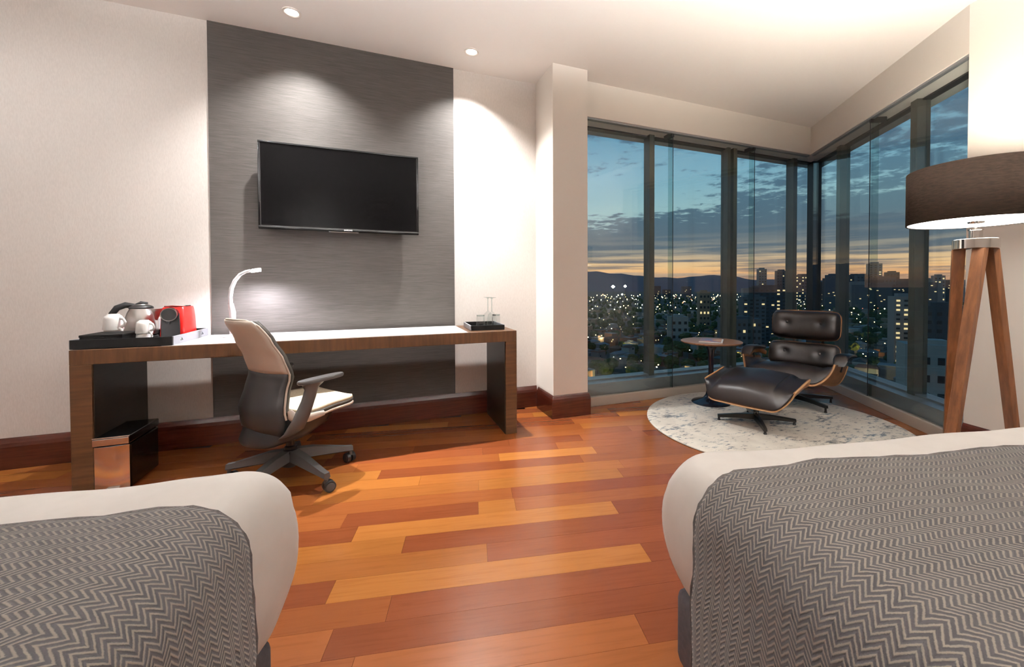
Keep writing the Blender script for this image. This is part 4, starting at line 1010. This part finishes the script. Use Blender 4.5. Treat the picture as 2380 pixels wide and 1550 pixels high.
tower(2180, 642, 2000, 30, 30, 'tower_pale', 'thin pale skyline tower near the lamp head', 8, 3, .3)
for i in range(70):
    u = r.choice([r.uniform(1740, 1900), r.uniform(1900, 2240), r.uniform(1900, 2240), r.uniform(1500, 2400)]); dist = r.uniform(1400, 2900); x, y = polar(u, dist); h_ = r.uniform(35, 78)+(20 if u > 1900 else 0)
    w_ = r.uniform(22, 55)
    if not free_spot(x, y, .5*math.hypot(w_, 30)): continue
    tw = empty('skyline_block', (x, y, GZ0), math.atan2(-x, y)+.3)
    tag(tw, 'distant mid rise block on the hazy skyline', 'building', 'mid rise blocks along the skyline')
    MB().box(-w_/2, w_/2, -15, 15, 0, h_).build('block', r.choice(['tower_grey', 'tower_dark', 'tower_pale']), tw)
    for k in range(5):
        wx, wz = r.uniform(-.4, .4)*w_, r.uniform(.2, .9)*h_
        MB().box(wx-2.2, wx+2.2, -15.3, -14.9, wz-1.2, wz+1.2).build('window', 'window_lit', tw)
# houses
rest_h = {k: MB() for k in ('house_white', 'house_grey', 'house_tan', 'roof_tile')}
lots = []
for i in range(1500):
    dist = 230*math.exp(r.random()*math.log(2600/230)); lots.append((dist, pick_u()))
lots.sort(); n_house = 0
def house_mesh(root, w_, d_, h_, mw, mr_):
    MB().box(-w_/2, w_/2, -d_/2, d_/2, 0, h_).build('walls', mw, root)
    if r.random() < .55: MB().box(-w_/2-.3, w_/2+.3, -d_/2-.3, d_/2+.3, h_, h_+.5).build('flat_roof', mr_, root)
    else:
        MB().loft([[(-w_/2-.4, -d_/2-.4, h_), (w_/2+.4, -d_/2-.4, h_), (w_/2+.4, d_/2+.4, h_), (-w_/2-.4, d_/2+.4, h_)], [(-w_/2+2, -.1, h_+2.2), (w_/2-2, -.1, h_+2.2), (w_/2-2, .1, h_+2.2), (-w_/2+2, .1, h_+2.2)]]).build('hip_roof', mr_, root)
    if r.random() < .5: MB().box(-w_*.2, w_*.15, -d_*.2, d_*.2, h_+.5, h_+2.6).build('roof_room', mw, root)
    # windows on the side that looks at the hotel
for i, (dist, u) in enumerate(lots):
    x, y = polar(u, dist); w_, d_, h_ = r.uniform(8, 17), r.uniform(8, 14), r.choice([4, 6, 6, 7, 9, 10]); rz = r.choice([.35, .35+math.pi/2])+r.uniform(-.12, .12)
    if not free_spot(x, y, .5*math.hypot(w_, d_)*1.04): continue
    mw = r.choice(['house_white', 'house_white', 'house_grey', 'house_tan', 'house_brick']); mr_ = r.choice(['roof_dark', 'roof_pale', 'roof_pale', 'roof_tile'])
    n_house += 1
    if n_house <= 230:
        hs = empty('city_house', (x, y, GZ0), rz); house_mesh(hs, w_, d_, h_, mw, mr_)
        nm = {'house_white': 'white', 'house_grey': 'grey', 'house_tan': 'tan', 'house_brick': 'brick'}[mw]
        lit_n = 0
        for kx in range(2):
            wx = r.uniform(-.3, .3)*w_; wz = r.uniform(1.2, h_-1.8)
            lt = r.random() < .4; lit_n += lt
            MB().box(wx-.8, wx+.8, -d_/2-.12, -d_/2+.05, wz, wz+1.5).build('window', 'window_lit' if lt else 'window_dim', hs)
        rf = 'flat' if any(c.name.startswith('flat_roof') for c in hs.children) else 'hipped'; rc = {'roof_dark': 'dark', 'roof_pale': 'pale', 'roof_tile': 'red tiled'}[mr_]; st = ('unlit windows', 'one lit window', 'two lit windows')[lit_n]; top = ' and rooftop room' if any(c.name.startswith('roof_room') for c in hs.children) else ''
        tag(hs, 'low %s house with %s %s roof%s, %s, far below' % (nm, rc, rf, top, st), 'house', 'low houses far below the windows')
    else:
        k = mw if mw in rest_h else 'house_tan'; ca, sa = math.cos(rz), math.sin(rz)
        P4 = [(x+a*ca-b_*sa, y+a*sa+b_*ca) for a, b_ in ((-w_/2, -d_/2), (w_/2, -d_/2), (w_/2, d_/2), (-w_/2, d_/2))]
        rest_h[k].prism(P4, GZ0, GZ0+h_)
for k, mb in rest_h.items():
    if mb.v: tag(mb.build('distant_rooftops', k), 'crowd of small far rooftops spreading to the hills', 'rooftops', kind='stuff')
# trees
protos = []
for k in range(4):
    bm = bmesh.new(); bmesh.ops.create_icosphere(bm, subdivisions=3, radius=1.)
    for v in bm.verts:
        n_ = v.co.normalized(); f_ = 1+.30*fnoise(n_.x*1.1+k*3, n_.y*1.1, n_.z*2.)+.12*fnoise(n_.x*3.+k, n_.y*3.3, n_.z*5.); v.co = Vector((n_.x*f_, n_.y*f_, n_.z*f_*.85))
    me = bpy.data.meshes.new('crown'); bm.to_mesh(me); bm.free(); me.materials.append(MATS['tree_leaf']); protos.append(me)
tm = MB().tube([(0, 0, 0), (0, 0, 1)], [.05, .03], 6).build('trunk', 'bark'); trunk_me = tm.data; bpy.data.objects.remove(tm)
trees = []
for i in range(5200):
    dist = 225*math.exp(r.random()**1.25*math.log(2400/225)); trees.append((dist, pick_u()))
trees.sort(); rest_t = MB(); n_tree = 0
ico = bmesh.new(); bmesh.ops.create_icosphere(ico, subdivisions=1, radius=1.); iv = [v.co.copy() for v in ico.verts]; ico.verts.index_update(); if_ = [[v.index for v in f.verts] for f in ico.faces]; ico.free()
for i, (dist, u) in enumerate(trees):
    x, y = polar(u, dist); R_ = r.uniform(3., 7.5)
    if not free_spot(x, y, R_*1.22): continue
    n_tree += 1
    if n_tree <= 260:
        t_ = empty('city_tree', (x, y, GZ0), r.uniform(0, 6)); tag(t_, ('small round', 'medium', 'large broad')[0 if R_ < 4.5 else 1 if R_ < 6 else 2]+' dark leafy tree between the houses far below', 'tree', 'trees between the houses far below')
        o_ = bpy.data.objects.new('crown', protos[i % 4]); COL.objects.link(o_); o_.parent = t_; o_.scale = (R_, R_, R_*r.uniform(.8, 1.2)); o_.location = (0, 0, R_*1.35)
        o_ = bpy.data.objects.new('trunk', trunk_me); COL.objects.link(o_); o_.parent = t_; o_.scale = (R_*2, R_*2, R_*1.2)
    else:
        rest_t.add([(x+v.x*R_*r.uniform(.8, 1.1), y+v.y*R_, GZ0+R_*1.0+v.z*R_) for v in iv], if_)
tag(rest_t.build('distant_trees', 'tree_leaf'), 'mass of far treetops between the rooftops', 'trees', kind='stuff')
# lights: lamp posts near by, pinpoints beyond
octv = [(1, 0, 0), (-1, 0, 0), (0, 1, 0), (0, -1, 0), (0, 0, 1), (0, 0, -1)]; octf = [(0, 2, 4), (2, 1, 4), (1, 3, 4), (3, 0, 4), (2, 0, 5), (1, 2, 5), (3, 1, 5), (0, 3, 5)]
lights = []
for i in range(1300):
    dist = 235*math.exp(r.random()**.75*math.log(3200/235)); lights.append((dist, pick_u()))
lights.sort(); n_lamp = 0; far = {'bulb_warm': MB(), 'bulb_white': MB(), 'bulb_red': MB()}
pole_me = MB().tube([(0, 0, 0), (0, 0, 7.), (.4, 0, 7.6), (1.4, 0, 7.8)], .12, 6).build('pole', 'black_metal'); pm_ = pole_me.data; bpy.data.objects.remove(pole_me)
heads = {}
for n_ in ('bulb_warm', 'bulb_white'):
    h_ = MB().add([(a*.55, b_*.55, c_*.4) for a, b_, c_ in octv], octf).build('lamp_head', n_); heads[n_] = h_.data; bpy.data.objects.remove(h_)
for i, (dist, u) in enumerate(lights):
    x, y = polar(u, dist); c_ = r.choices(['bulb_warm', 'bulb_white', 'bulb_red'], [.62, .33, .05])[0]
    if not free_spot(x, y, 1.8): continue
    n_lamp += 1
    if n_lamp <= 150:
        c_ = 'bulb_warm' if c_ == 'bulb_red' else c_
        t_ = empty('street_lamp', (x, y, GZ0), r.uniform(0, 6)); tag(t_, ('amber' if c_ == 'bulb_warm' else 'white')+' lit street lamp on a pole in the streets far below', 'street lamp', 'lit street lamps far below')
        o_ = bpy.data.objects.new('pole', pm_); COL.objects.link(o_); o_.parent = t_
        o_ = bpy.data.objects.new('lamp_head', heads[c_]); COL.objects.link(o_); o_.parent = t_; o_.location = (1.4, 0, 7.6)
        s_ = r.uniform(.6, 1.5); o_.scale = (s_, s_, s_)
    else:
        s_ = dist/965*r.uniform(.5, 1.5); z = GZ0+r.uniform(5, 14)
        far[c_].add([(x+a*s_, y+b_*s_, z+d_*s_) for a, b_, d_ in octv], octf)
for k, mb in far.items(): tag(mb.build('distant_city_lights', k), 'scattered pinpoint lights of the far city', 'lights', kind='stuff')
# street lamps that pick out the nearest trees
for u, dist, pw, cl in ((1392, 300, 5200, (1., .72, .2)), (1425, 345, 5000, (1., .75, .25)), (1545, 360, 5200, (1., .5, .12)), (1580, 330, 3500, (1., .72, .35)), (1465, 470, 5000, (1., .75, .3)), (1400, 520, 5000, (1., .7, .4)), (1640, 520, 5000, (1., .7, .3)), (1720, 440, 4500, (1., .6, .15)), (1690, 640, 6000, (1., .75, .3)), (2030, 380, 4500, (1., .72, .35)), (2085, 420, 5000, (1., .62, .2)), (2010, 520, 6500, (1., .65, .2)), (1985, 640, 7000, (1., .72, .25)), (2170, 330, 3800, (1., .72, .3)), (2120, 600, 6500, (1., .7, .4)), (1500, 620, 7000, (1., .75, .4))):
    x, y = polar(u, dist); point('street_light', (x, y, GZ0+7.), pw, cl, .6)
# stadium floodlights
for u, v_, s_ in ((1425, 666, 5.5), (1453, 665, 4.5), (1446, 684, 2.8)):
    dist = 1000; x, y = polar(u, dist); fwd = float(np.dot((x, y), F0[:2])); z = CAM_H+(664-v_)/FPX*fwd
    t_ = empty('floodlight_mast', (x, y, GZ0)); tag(t_, 'blazing sports floodlight mast far off beyond the houses', 'floodlight', 'sports floodlights')
    MB().lathe([(.8, 0), (.4, z-GZ0)], 8).build('mast', 'black_metal', t_)
    mb = MB().add([(a*s_*.9, b_*s_*.9, z-GZ0+c_*s_*.7) for a, b_, c_ in octv], octf); mb.build('lamp_bank', 'flood', t_)
# hills on the horizon
def hill(name, u0, u1, dist, hts, label):
    vs, fs = [], []; n_ = 60
    for i in range(n_+1):
        u = lerp(u0, u1, i/n_); x, y = polar(u, dist); x2, y2 = polar(u, dist*1.35); h_ = interp(hts, u)*(1+.04*math.sin(i*1.7))
        fwd = float(np.dot((x2, y2), F0[:2])); zt_ = CAM_H+(h_)/FPX*fwd
        vs += [(x, y, GZ0-5), (lerp(x, x2, .5), lerp(y, y2, .5), GZ0+(zt_-GZ0)*.6), (x2, y2, zt_), (x2*1.1, y2*1.1, GZ0-5)]
    for i in range(n_):
        for k in range(3): fs.append((i*4+k, (i+1)*4+k, (i+1)*4+k+1, i*4+k+1))
    o_ = MB().add(vs, fs).build(name, 'hill_blue', smooth=True); tag(o_, label, 'hills', kind='structure'); return o_
hill('hill_ridge', 900, 1760, 5200, [(900, 45), (1280, 36), (1370, 34), (1440, 28), (1520, 20), (1580, 18), (1640, 24), (1690, 24), (1760, 12)], 'long blue hill ridge on the horizon')
hill('hill_range', 1600, 2900, 8500, [(1600, 8), (1800, 14), (2000, 10), (2200, 12), (2900, 14)], 'low far hills under the sunset')
